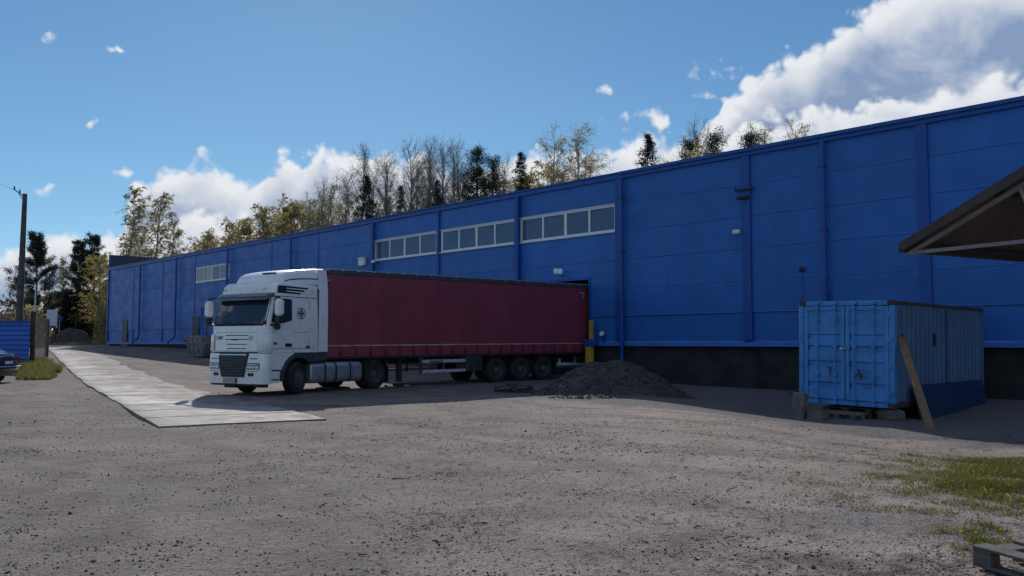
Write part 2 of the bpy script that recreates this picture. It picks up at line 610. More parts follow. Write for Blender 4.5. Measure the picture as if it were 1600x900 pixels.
M_SHEDR = mat('brown corrugated roofing', (0.055, 0.043, 0.040), 0.75, var=0.25, vscale=2, dirt=(0.09, 0.06, 0.045), dirt_amt=0.5)
M_TRUSS = mat('grey primed steel tube', (0.21, 0.195, 0.185), 0.6, var=0.2, vscale=4)
M_BARK = mat('grey brown bark', (0.20, 0.175, 0.155), 0.95, var=0.35, vscale=2)
M_BIRCH = mat('pale birch bark', (0.30, 0.27, 0.24), 0.9, var=0.5, vscale=3)
M_PINEB = mat('orange brown pine bark', (0.15, 0.088, 0.055), 0.95, var=0.35, vscale=2)
L_PINE = leaf_mat('pine needles', (0.030, 0.050, 0.044), (0.075, 0.100, 0.078), 0.3)
L_SPRUCE = leaf_mat('spruce needles', (0.026, 0.042, 0.038), (0.060, 0.080, 0.062), 0.25)
L_BIRCH = leaf_mat('young birch leaves', (0.30, 0.28, 0.15), (0.48, 0.44, 0.25), 0.6)
L_OLIVE = leaf_mat('olive spring leaves', (0.25, 0.235, 0.11), (0.42, 0.38, 0.20), 0.6)
L_YELLOW = leaf_mat('yellow catkins and leaves', (0.34, 0.28, 0.10), (0.52, 0.44, 0.18), 0.6)
L_DARK = leaf_mat('dark bare thicket twigs', (0.018, 0.017, 0.018), (0.042, 0.038, 0.034), 0.1)
L_GRASS = leaf_mat('spring grass', (0.085, 0.105, 0.030), (0.20, 0.21, 0.070), 0.45)
L_DRY = leaf_mat('dry straw grass', (0.16, 0.13, 0.055), (0.28, 0.23, 0.11), 0.4)
L_DAND = leaf_mat('dandelion heads', (0.55, 0.40, 0.02), (0.75, 0.55, 0.04), 0.3)


# ------------------------------------------------------------------ ground
WN = Vector((0.7288, 0.6848, 0))             # into the warehouse
WD = Vector((-0.6848, 0.7288, 0))            # along its front, to the far left
WDIST = 27.7
WORG = WN * WDIST
WROT = math.atan2(0.7288 * -1, 0.6848)       # local x = -WD, local y = WN


def ground_z(x, y):
    z = 1.25 * sstep(y, 28, 80) + 1.7 * sstep(y, 92, 116)
    npd = x * WN.x + y * WN.y
    dip = sstep(x, 3.5, 7.5) * sstep(y, 9, 15) * (1 - 0.65 * sstep(npd, 22, 27))
    z -= 0.26 * dip
    return z


def ground_n(x, y):
    """with the small unevenness of the yard"""
    z = ground_z(x, y)
    if y < 60 and abs(x) < 60:
        z += 0.034 * mnoise.noise(Vector((x * 0.30, y * 0.30, 0))) + 0.006 * mnoise.noise(Vector((x * 1.3, y * 1.3, 5)))
        if y < 26:
            z += 0.005 * mnoise.noise(Vector((x * 4.5, y * 4.5, 9)))
    return z


def lines(a, b, fine, far0, far1, grow=1.12):
    L = []
    v = a
    while v <= b:
        L.append(v)
        v += fine
    st = fine
    v = L[-1]
    while v < far1:
        st *= grow
        v += st
        L.append(v)
    st = fine
    v = a
    low = []
    while v > far0:
        st *= grow
        v -= st
        low.append(v)
    return low[::-1] + L


def hgt_mat():
    m = bpy.data.materials.new('gravel and sand yard')
    m.use_nodes = True
    t = m.node_tree
    T = NT(t)
    b = t.nodes['Principled BSDF']
    tc = T.n('ShaderNodeTexCoord')
    P = tc.outputs['Object']
    sp = T.n('ShaderNodeSeparateXYZ')
    T.put(sp.inputs[0], P)
    X, Y = sp.outputs[0], sp.outputs[1]
    big = T.noise(P, 0.22, 4, 0.55, 0.6)
    mid = T.noise(P, 1.1, 5, 0.6, 0.3)
    fine = T.noise(P, 9, 5, 0.65)
    grit = T.noise(P, 48, 3, 0.7)
    gravel = T.mix(T.ss(mid, 0.32, 0.68), (0.118, 0.103, 0.099), (0.205, 0.180, 0.172))
    # sandy, browner ground on the right side of the yard
    sx = T.m('ADD', X, T.m('MULTIPLY', T.m('SUBTRACT', big, 0.5), 9.0))
    sand = T.mix(T.ss(mid, 0.3, 0.7), (0.250, 0.205, 0.186), (0.345, 0.290, 0.264))
    c = T.mix(T.ss(sx, -1.5, 2.6), gravel, sand)
    # damp dark patches and fine dirt
    damp = T.ss(T.noise(P, 0.55, 6, 0.68, 0.8), 0.50, 0.72)
    c = T.mix(T.m('MULTIPLY', damp, 0.62), c, (0.090, 0.072, 0.063))
    lane = T.noise(T.v('MULTIPLY', P, (0.35, 1.0, 1.0)), 0.30, 3, 0.5, 0.4)
    c = T.mix(T.m('MULTIPLY', T.ss(lane, 0.50, 0.70), 0.45), c, (0.285, 0.250, 0.232))
    # wheel tracks swinging into the yard
    tv = T.m('ADD', T.m('ADD', T.m('MULTIPLY', X, 0.62), T.m('MULTIPLY', Y, 0.78)), T.m('MULTIPLY', big, 3.0))
    trk = T.m('ABSOLUTE', T.m('SINE', T.m('MULTIPLY', tv, 1.55)))
    tn = T.ss(trk, 0.80, 1.0)
    c = T.mix(T.m('MULTIPLY', T.m('MULTIPLY', tn, T.ss(fine, 0.30, 0.62)), 0.62), c, (0.115, 0.094, 0.084))
    # ruts that carry on from the slab track towards the viewer
    ac = T.m('ADD', T.m('ADD', T.m('MULTIPLY', X, 0.863), T.m('MULTIPLY', Y, 0.505)), T.m('MULTIPLY', T.m('SUBTRACT', big, 0.5), 4.0))
    rut = T.ss(T.m('ABSOLUTE', T.m('SINE', T.m('MULTIPLY', ac, 1.35))), 0.72, 0.97)
    rm = T.m('MULTIPLY', T.m('MULTIPLY', rut, T.ss(T.noise(P, 0.5, 4, 0.6), 0.40, 0.62)), T.ss(X, 4.0, -2.0))
    c = T.mix(T.m('MULTIPLY', rm, 0.55), c, T.mix(fine, (0.17, 0.15, 0.142), (0.30, 0.27, 0.258)))
    # brown trodden soil in the near right part of the yard
    soil = T.m('MULTIPLY', T.ss(T.m('ADD', Y, T.m('MULTIPLY', mid, 3.0)), 10.2, 7.4), T.ss(T.m('ADD', X, T.m('MULTIPLY', big, 3.0)), 1.2, 3.4))
    sn = T.ss(T.noise(P, 1.7, 6, 0.68, 0.5), 0.44, 0.60)
    c = T.mix(T.m('MULTIPLY', T.m('MULTIPLY', soil, sn), 0.85), c, T.mix(fine, (0.045, 0.034, 0.028), (0.115, 0.090, 0.075)))
    # dark crushed stone round container and along wall, its colour also deepening the shade
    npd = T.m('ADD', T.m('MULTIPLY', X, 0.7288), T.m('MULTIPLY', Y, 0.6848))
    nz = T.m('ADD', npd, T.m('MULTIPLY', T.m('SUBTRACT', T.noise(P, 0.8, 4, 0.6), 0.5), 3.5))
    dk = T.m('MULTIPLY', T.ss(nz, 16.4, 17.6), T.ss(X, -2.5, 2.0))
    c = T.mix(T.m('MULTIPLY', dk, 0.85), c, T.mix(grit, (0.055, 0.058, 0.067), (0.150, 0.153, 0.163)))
    # scattered patches of blue-grey crushed stone pressed into the sand
    pt = T.m('MULTIPLY', T.ss(T.noise(P, 0.42, 5, 0.65, 0.5), 0.54, 0.66), T.ss(sx, -2.0, 1.0))
    c = T.mix(T.m('MULTIPLY', pt, 0.6), c, T.mix(grit, (0.10, 0.104, 0.114), (0.24, 0.24, 0.25)))
    # coarse dark crumbs in clusters
    crumb = T.m('MULTIPLY', T.ss(T.vor(P, 17, 0), 0.20, 0.08), T.ss(T.noise(P, 0.9, 4, 0.6), 0.47, 0.62))
    c = T.mix(T.m('MULTIPLY', crumb, 0.75), c, (0.045, 0.038, 0.036))
    # speckle
    spk = T.ss(T.vor(P, 30, 0), 0.02, 0.55)
    c = T.mix(T.m('MULTIPLY', T.m('SUBTRACT', 1.0, spk), 0.55), c, (0.07, 0.06, 0.058))
    c = T.mix(T.ss(grit, 0.55, 0.76, 0.0, 0.60), c, (0.38, 0.35, 0.335))
    c = T.mix(T.ss(grit, 0.47, 0.26, 0.0, 0.65), c, (0.055, 0.047, 0.044))
    # grassy verge and forest floor far off
    c = T.mix(T.m('MULTIPLY', T.ss(T.m('ADD', Y, T.m('MULTIPLY', mid, 6)), 96, 101), 0.9), c, T.mix(mid, (0.075, 0.085, 0.030), (0.15, 0.125, 0.06)))
    T.put(b.inputs['Base Color'], c)
    b.inputs['Roughness'].default_value = 0.95
    b.inputs['Specular IOR Level'].default_value = 0.2
    h = T.m('ADD', T.m('MULTIPLY', T.noise(P, 70, 2, 0.6), 0.35), T.m('ADD', T.m('MULTIPLY', fine, 1.3), T.m('MULTIPLY', T.m('SUBTRACT', 1.0, spk), 0.35)))
    bn = T.n('ShaderNodeBump')
    bn.inputs['Strength'].default_value = 0.75
    bn.inputs['Distance'].default_value = 0.035
    T.put(bn.inputs['Height'], h)
    t.links.new(bn.outputs[0], b.inputs['Normal'])
    return m


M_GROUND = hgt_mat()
gx = lines(-11, 13, 0.16, -1500, 1500, 1.13)
gy = lines(3.2, 24, 0.14, -300, 2200, 1.09)
V = []
for yy in gy:
    for xx in gx:
        V.append((xx, yy, ground_n(xx, yy)))
nx = len(gx)
Fc = []
for j in range(len(gy) - 1):
    for i in range(nx - 1):
        Fc.append((j * nx + i, j * nx + i + 1, (j + 1) * nx + i + 1, (j + 1) * nx + i))
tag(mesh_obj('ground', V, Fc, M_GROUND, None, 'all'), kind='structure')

# concrete slab track leading to the gate: slabs laid across, each a piece of its own
M_SLAB = mat('worn concrete slab', (0.40, 0.375, 0.355), 0.88, var=0.16, vscale=1.1, dirt=(0.19, 0.168, 0.158), dirt_amt=1.0, dscale=0.7, island=0.30, bump=0.5, bscale=26)
_t = M_SLAB.node_tree
_T = NT(_t)
_b = _t.nodes['Principled BSDF']
_old = _b.inputs['Base Color'].links[0].from_socket
_P = _T.n('ShaderNodeTexCoord').outputs['Object']
_side = _T.v('DOT_PRODUCT', _P, (0.863, 0.505, 0))
_along = _T.v('DOT_PRODUCT', _P, (-0.505, 0.863, 0))
_nz = _T.m('SUBTRACT', _T.noise(_P, 0.9, 5, 0.65), 0.5)
_cov = _T.m('ADD', _T.m('ADD', _side, _T.m('MULTIPLY', _nz, 5.0)), _T.ss(_along, 2.0, 9.0, -1.6, 0.2))
_sand = _T.mix(_T.noise(_P, 20, 4, 0.7), (0.11, 0.096, 0.092), (0.20, 0.175, 0.168))
_nf = _T.m('SUBTRACT', _T.noise(_P, 2.6, 5, 0.7), 0.5)
_edge = _T.m('MAXIMUM', _T.ss(_T.m('ADD', _side, _T.m('MULTIPLY', _nf, 1.6)), 0.30, -0.05), _T.ss(_T.m('ADD', _along, _T.m('MULTIPLY', _nf, 1.0)), 0.12, -0.12))
_mask = _T.m('MAXIMUM', _T.ss(_cov, 0.8, 2.2, 0.0, 0.94), _T.m('MULTIPLY', _edge, 0.9))
_stain = _T.ss(_T.noise(_T.v('MULTIPLY', _P, (1.0, 1.0, 1.0)), 1.6, 6, 0.7, 0.6), 0.52, 0.66)
_old = _T.mix(_T.m('MULTIPLY', _stain, 0.55), _old, (0.15, 0.132, 0.124))
_T.put(_b.inputs['Base Color'], _T.mix(_mask, _old, _sand))
A0 = Vector((-6.56, 16.0, 0))
TD = Vector((-0.505, 0.863, 0))
TS = Vector((0.863, 0.505, 0))
path = empty('concrete_path', A0)
path['kind'] = 'structure'
rng = random.Random(4)
sl = 2.0
NS = 35
for i in range(NS):
    s0 = i * (sl + 0.075)
    w = 3.2 if i < 8 else 3.05
    jit = rng.uniform(-0.035, 0.035)
    mb = MB()
    P = []
    ns, nw = 2, 3
    for layer in (0.042, -0.12):
        for a in range(ns + 1):
            for c in range(nw + 1):
                p = A0 + TD * (s0 + sl * a / ns) + TS * (jit + w * c / nw)
                P.append(Vector((p.x, p.y, ground_z(p.x, p.y) + layer + rng.uniform(-0.006, 0.006) - (0.05 if (c == nw and i > 2) else 0.0))) - A0)
    m = (ns + 1) * (nw + 1)
    fs = []
    for a in range(ns):
        for c in range(nw):
            k = a * (nw + 1) + c
            fs.append((k, k + 1, k + nw + 2, k + nw + 1))
    rim = [0, 1, 2, 3, 7, 11, 10, 9, 8, 4]
    for q in range(len(rim)):
        a, b2 = rim[q], rim[(q + 1) % len(rim)]
        fs.append((a, a + m, b2 + m, b2))
    mb.add(P, fs)
    mb.build('concrete_slab', M_SLAB, path)

# asphalt street beyond the gate, with a kerb
M_ROAD = mat('worn asphalt street', (0.17, 0.165, 0.165), 0.9, var=0.2, vscale=0.5, bump=0.2)


def strip(name, m, x0, x1, y0, y1, lift, n=60, top=0.0):
    mb = MB()
    rows = []
    for k in range(5):
        yy = y0 + (y1 - y0) * k / 4
        rows.append([(x0 + (x1 - x0) * i / n, yy, ground_z(0, yy) + lift) for i in range(n + 1)])
    mb.grid(rows)
    return tag(mb.build(name, m), kind='structure')


strip('road', M_ROAD, -260, -28, 82.5, 90, 0.03)
mb = MB().box(-260, -28, 90.05, 90.3, 1.0, 1.40)
tag(mb.build('kerb', M_CONC), kind='structure')

# ------------------------------------------------------------------ warehouse
wh = empty('warehouse', WORG, WROT, 'long blue panel-clad warehouse with a black plinth behind the truck', 'warehouse')
JX = [-86.0, -79.5, -72.7, -66.1, -59.9, -53.5, -47.35, -41.25, -35.1, -29.1, -22.9, -16.8, -10.5, -4.4, 1.7, 7.8, 13.9]
CZ = [1.62, 2.71, 3.89, 5.08, 6.27, 7.46, 8.56]
WINB = {3, 7, 8, 9}                           # bays with a ribbon window in the fifth course
DOCK = (-27.45, -24.60, 4.33)
rng = random.Random(7)


def panel(x0, x1, z0, z1, proud):
    # slightly tapered board: its upper edge stands a little proud of the board above and catches the sky
    e = 0.006
    P = []
    for x in (x0 + 0.006, x1 - 0.006):
        for y, z in ((proud + 0.006, z0 + 0.002), (proud - e + 0.006, z1 - 0.034), (proud - e + 0.010, z1 - 0.028), (proud + 0.010, z1 - 0.001), (proud + 0.12, z1 - 0.001), (proud + 0.12, z0 + 0.002)):
            P.append((x, y, z))
    fs = [(k, (k + 1) % 6, (k + 1) % 6 + 6, k + 6) for k in range(6)] + [tuple(range(5, -1, -1)), tuple(range(6, 12))]
    MB().add(P, fs).build('wall_panel', M_BLUE, wh)


for i in range(len(JX) - 1):
    a, b = JX[i], JX[i + 1]
    for c in range(6):
        z0, z1 = CZ[c], CZ[c + 1]
        if c == 4 and i in WINB:
            continue
        pr = 0.045 if c == 0 else rng.uniform(-0.004, 0.006)
        if i == 9 and c < 3:
            if z1 <= DOCK[2]:
                panel(a, DOCK[0], z0, z1, pr)
                panel(DOCK[1], b, z0, z1, pr)
            else:
                panel(a, DOCK[0], z0, z1, pr)
                panel(DOCK[0], DOCK[1], DOCK[2], z1, pr)
                panel(DOCK[1], b, z0, z1, pr)
            continue
        if i == 3 and c < 3:
            # steel door leaves in this bay
            zc = [CZ[0], CZ[1], CZ[2], 4.3]
            if c < 2 or True:
                panel(-63.0, b, z0, z1, pr)
                panel(a, -64.85, z0, z1, pr)
                if z1 > 4.3:
                    panel(-64.85, -63.0, 4.3, z1, pr)
            continue
        panel(a, b, z0, z1, pr)
# paler strips of uneven tone along the horizontal joints
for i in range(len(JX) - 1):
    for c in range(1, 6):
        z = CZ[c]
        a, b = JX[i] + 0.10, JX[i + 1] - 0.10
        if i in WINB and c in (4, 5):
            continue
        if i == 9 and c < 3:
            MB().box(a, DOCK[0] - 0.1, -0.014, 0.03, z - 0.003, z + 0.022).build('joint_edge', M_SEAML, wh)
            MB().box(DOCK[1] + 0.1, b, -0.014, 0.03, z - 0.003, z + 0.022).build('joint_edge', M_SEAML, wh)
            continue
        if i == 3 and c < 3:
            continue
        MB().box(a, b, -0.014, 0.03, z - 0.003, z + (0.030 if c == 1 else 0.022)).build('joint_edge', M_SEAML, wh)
# inner wall core (keeps the joints dark), plinth, roof
mb = MB()
mb.box(JX[0] + 0.02, DOCK[0], 0.17, 0.45, 1.0, 8.6)
mb.box(DOCK[1], JX[-1], 0.17, 0.45, 1.0, 8.6)
mb.box(DOCK[0], DOCK[1], 0.17, 0.45, DOCK[2], 8.6)
mb.build('wall_core', M_BLUED, wh)
mb = MB()
mb.box(JX[0] + 0.1, DOCK[0] - 0.02, 0.10, 0.6, -0.9, 1.47)
mb.box(DOCK[1] + 0.02, JX[-1], 0.10, 0.6, -0.9, 1.47)
mb.build('plinth', M_PLINTH, wh)
# base flashing: sloping drip sill
for (a, b) in ((JX[0], DOCK[0] - 0.05), (DOCK[1] + 0.05, JX[-1])):
    mb = MB().prism([(0.02, 1.66), (-0.07, 1.58), (-0.075, 1.45), (0.12, 1.44), (0.12, 1.66)], 0, b - a)
    # prism runs along y: turn it so that it runs along local x
    mb.V = [Vector((a + v.y, v.x, v.z)) for v in mb.V]
    mb.build('base_flashing', M_BLUEL, wh)
mb = MB().prism([(-0.10, 8.50), (-0.10, 8.78), (0.50, 8.80), (0.50, 8.52)], 0, JX[-1] - JX[0] + 0.1)
mb.V = [Vector((JX[0] - 0.05 + v.y, v.x, v.z)) for v in mb.V]
mb.build('eave_trim', M_BLUED, wh)
mb = MB().prism([(-0.16, 8.70), (-0.16, 8.76), (-0.105, 8.76), (-0.105, 8.70)], 0, 60)
mb.V = [Vector((-22.9 - 60 + v.y, v.x, v.z)) for v in mb.V]
mb.build('gutter', M_BLUED, wh)
mb = MB().box(-22.8, JX[-1], -0.165, -0.102, 8.64, 8.775, bev=0.01)
mb.build('roof_flashing', M_BLUED, wh)
mb = MB()
mb.add([(JX[0], 0.3, 8.55), (JX[-1], 0.3, 8.55), (JX[-1], 12, 8.75), (JX[0], 12, 8.75)], [(0, 1, 2, 3)])
mb.add([(JX[0], 12, 8.75), (JX[-1], 12, 8.75), (JX[-1], 24, 8.55), (JX[0], 24, 8.55)], [(0, 1, 2, 3)])
mb.build('roof', M_ROOF, wh)
mb = MB().box(JX[0] - 0.02, JX[0] + 0.25, 0.46, 24, -0.5, 8.54).box(JX[-1] - 0.25, JX[-1], 0.46, 24, -0.5, 8.54).box(JX[0] + 0.26, JX[-1] - 0.26, 23.7, 24, -0.5, 8.54)
mb.build('side_wall', M_BLUED, wh)
mb = MB().box(JX[0] - 0.12, JX[0] + 0.20, -0.09, 24.1, 8.81, 10.0)
mb.build('parapet', M_NAVY, wh)
mb = MB().box(JX[0] - 0.22, JX[0] - 0.02, -0.09, 0.44, 1.42, 8.79)
mb.build('corner_trim', M_BLUED, wh)
# pilasters and drainpipes
for x, w in ((-10.5, 0.34), (-16.8, 0.34), (-22.9, 0.30), (-29.1, 0.30), (-35.1, 0.20), (-41.25, 0.30)):
    MB().box(x - w / 2, x + w / 2, -0.10, 0.16, 1.67, 8.49, bev=0.012).build('pilaster', M_BLUED, wh)
for x in (-47.35, -53.5, -66.1, -72.7, -79.5, -4.4, 1.7, 7.8):
    MB().box(x - 0.07, x + 0.07, -0.025, 0.10, 1.67, 8.49).build('joint_cover', M_BLUED, wh)
for x in (-13.74, -22.62, -28.9, -40.95, -50.5, -59.9, -69.4, -77.4):
    zb = 1.9 if x < -30 else 0.25
    pts = [(x, -0.20, 8.5), (x, -0.20, zb + 0.35)]
    if x < -45:
        pts += [(x - 0.05, -0.28, zb + 0.05), (x - 0.35, -0.55, zb - 0.25), (x - 0.4, -0.62, zb - 0.5)]
    else:
        pts += [(x - 0.1, -0.22, zb + 0.1), (x - 0.14, -0.22, zb - 0.2)]
    p = MB().tube(pts, 0.085, 10).build('drainpipe', M_BLUED, wh, 50)
    for zz in (3.2, 5.4, 7.6):
        MB().box(x - 0.12, x + 0.12, -0.30, -0.09, zz, zz + 0.05).build('pipe_bracket', M_BLUED, p)
# ribbon windows
for i in sorted(WINB):
    a, b = JX[i] + 0.17, JX[i + 1] - 0.17
    z0, z1 = 6.30, 7.45
    w = MB()
    t = 0.09
    w.box(a, b, 0.012, 0.10, z0, z0 + t)
    w.box(a, b, 0.012, 0.10, z1 - t, z1)
    w.box(a, a + t + 0.06, 0.012, 0.10, z0 + t, z1 - t)
    w.box(b - t, b, 0.012, 0.10, z0 + t, z1 - t)
    wo_ = w.build('window', M_PVC, wh)
    pw = (b - a - 2 * t) / 4
    for k in range(4):
        xa = a + t + k * pw
        if k:
            mm = 0.075 if k == 2 else 0.05
            MB().box(xa - mm, xa + mm, 0.016, 0.10, z0 + t, z1 - t).build('mullion', M_PVC, wo_)
        tilt = rng.uniform(-0.022, 0.022)
        mb = MB()
        mb.add([(xa + 0.01, 0.055 + tilt, z0 + t - 0.01), (xa + pw - 0.01, 0.055 - tilt, z0 + t - 0.01), (xa + pw - 0.01, 0.055 - tilt, z1 - t + 0.01), (xa + 0.01, 0.055 + tilt, z1 - t + 0.01)], [(0, 1, 2, 3)])
        mb.build('pane', M_PANE, wo_)
    MB().box(a - 0.05, b + 0.05, -0.07, 0.10, z0 - 0.05, z0 - 0.003).build('sill', M_PVC, wo_)
    MB().box(a - 0.03, b + 0.03, -0.03, 0.10, z1 + 0.003, z1 + 0.035).build('drip_cap', M_PVC, wo_)
# doors at the far end
d = MB().box(-64.83, -63.02, 0.10, 0.16, 1.1, 4.28).build('door', M_BLUED, wh)
MB().box(-64.80, -64.66, 0.06, 0.098, 1.15, 4.2).build('door_frame', M_BLUEL, d)
MB().box(-63.98, -63.92, 0.05, 0.098, 1.15, 4.2).build('door_edge', M_BLUED, d)
MB().box(-66.25, -65.1, -0.05, -0.006, 1.5, 3.62).build('vent_panel', M_GREYDOOR, wh)
MB().box(-82.05, -80.75, -0.05, -0.006, 1.5, 3.65).build('vent_panel', M_GREYDOOR, wh)
# loading dock: dark recess with a frame and sectional door behind the trailer
mb = MB()
mb.box(DOCK[0], DOCK[1], 0.47, 6.0, 0.9, 1.2)
mb.box(DOCK[0] - 0.2, DOCK[0] - 0.002, 0.47, 6.0, 0.9, 4.6)
mb.box(DOCK[1] + 0.002, DOCK[1] + 0.2, 0.47, 6.0, 0.9, 4.6)
mb.box(DOCK[0], DOCK[1], 0.47, 6.0, 4.4, 4.6)
mb.box(DOCK[0], DOCK[1], 6.002, 6.1, 0.9, 4.6)
mb.build('dock_recess', M_PLINTH, wh)
MB().box(DOCK[0] - 0.09, DOCK[0], -0.03, 0.16, 1.67, DOCK[2] + 0.09).build('dock_frame', M_BLUED, wh)
MB().box(DOCK[1], DOCK[1] + 0.09, -0.03, 0.16, 1.67, DOCK[2] + 0.09).build('dock_frame', M_BLUED, wh)
MB().box(DOCK[0] + 0.001, DOCK[1] - 0.001, -0.03, 0.16, DOCK[2], DOCK[2] + 0.09).build('dock_lintel', M_BLUED, wh)
MB().box(DOCK[0], DOCK[1], 0.17, 0.6, -0.5, 1.19).build('dock_wall', M_PLINTH, wh)


def wp(x, y, z):
    """warehouse-local point to world"""
    return WORG + (-WD) * x + WN * y + Vector((0, 0, z))


# yellow guard posts by the dock
g = empty('dock_guard_post', wp(-24.3, -0.3, 0), WROT, 'yellow and blue steel guard post at the right edge of the loading dock', 'guard post')
MB().box(-0.17, 0.14, -0.12, 0.12, 0.05, 1.44, bev=0.02).build('lower_post', M_YEL, g)
MB().box(-0.24, 0.34, -0.16, 0.18, 1.443, 1.74, bev=0.02).build('bracket', M_BLUED, g)
MB().box(0.0, 0.14, -0.06, 0.10, 1.743, 2.55, bev=0.01).build('upper_post', M_YEL, g)
# small fixtures on the facade
M_CAMW = mat('white camera housing', (0.75, 0.76, 0.78), 0.4, var=0.05)


def cctv(x, z, label):
    o = empty('security_camera', wp(x, 0, z), WROT, label, 'security camera', 'security cameras on the warehouse wall')
    MB().tube([(0, -0.01, 0), (0, -0.18, 0.0), (0, -0.24, -0.06)], 0.025, 6).build('bracket', M_CAMW, o)
    MB().box(-0.16, 0.14, -0.36, -0.22, -0.12, 0.03, bev=0.03).build('housing', M_CAMW, o)
    MB().lathe([(0.001, 0), (0.055, 0), (0.055, -0.03)], 12, Matrix.Translation((-0.165, -0.29, -0.05)) @ Matrix.Rotation(math.pi / 2, 4, 'Z')).build('lens', M_BLACKP, o)


cctv(-17.08, 5.72, 'small white security camera beside the wide blue pilaster right of the truck')
cctv(-40.75, 6.26, 'tiny white security camera just below the left end of the middle window ribbon')
o = empty('floodlight', wp(-26.15, 0, 4.62), WROT, 'small white round floodlight on the wall above the trailer rear', 'floodlight')
MB().tube([(0, 0, -0.05), (0, -0.3, 0.0), (0, -0.32, 0.08)], 0.03, 6).build('arm', M_BLUED, o)
MB().lathe([(0.001, -0.09), (0.09, -0.08), (0.14, -0.02), (0.13, 0.04), (0.08, 0.09), (0.001, 0.10)], 14, Matrix.Translation((-0.08, -0.36, 0.14))).build('lamp_head', M_CAMW, o, 60)
MB().lathe([(0.001, -0.09), (0.09, -0.08), (0.14, -0.02), (0.13, 0.04), (0.08, 0.09), (0.001, 0.10)], 14, Matrix.Translation((0.18, -0.36, 0.12))).build('lamp_head', M_CAMW, o, 60)
o = empty('junction_box', wp(-42.15, 0, 6.3), WROT, 'white square box fixed to the blue wall left of the first long window', 'electrical box')
MB().box(-0.3, 0.3, -0.22, -0.012, -0.22, 0.22, bev=0.02).build('box_body', M_CAMW, o)
MB().box(-0.33, 0.33, -0.25, -0.012, 0.222, 0.26).build('box_lid', M_CAMW, o)
o = empty('bracket_box', wp(-16.84, -0.10, 7.1), WROT, 'dark clamp bracket with insulators high on the wide blue pilaster', 'bracket')
MB().box(-0.36, 0.36, -0.10, -0.004, 0.10, 0.17).build('crossbar', M_BLACKP, o)
MB().box(-0.26, 0.22, -0.14, -0.004, -0.22, -0.10, bev=0.02).build('lower_clamp', M_BLACKP, o)
MB().tube([(-0.34, -0.05, 0.17), (-0.34, -0.05, 0.27)], 0.03, 6).build('insulator', M_BLACKP, o)
MB().tube([(0.34, -0.05, 0.17), (0.34, -0.05, 0.27)], 0.03, 6).build('insulator', M_BLACKP, o)
o = empty('wall_vent', wp(-14.65, 0, 4.15), WROT, 'small dark round vent with a thin pipe on the wall above the container', 'vent')
MB().lathe([(0.001, -0.05), (0.08, -0.04), (0.10, 0.0), (0.08, 0.05), (0.001, 0.06)], 12, Matrix.Translation((0, -0.10, 0))).build('vent_cap', M_BLACKP, o, 60)
MB().tube([(0, -0.05, -0.05), (0, -0.05, -1.3)], 0.015, 6).build('pipe', M_BLUE, o)
o = empty('alarm_lamp', wp(-23.75, 0, 1.95), WROT, 'tiny lamp on a bracket on the wall just right of the yellow dock post', 'lamp')
MB().box(-0.05, 0.05, -0.16, -0.012, -0.28, -0.02).build('lamp_base', M_BLUED, o)
MB().lathe([(0.001, -0.06), (0.10, -0.05), (0.10, 0.03), (0.001, 0.05)], 12, Matrix.Translation((0, -0.14, 0.02))).build('lamp_head', M_CAMW, o, 60)


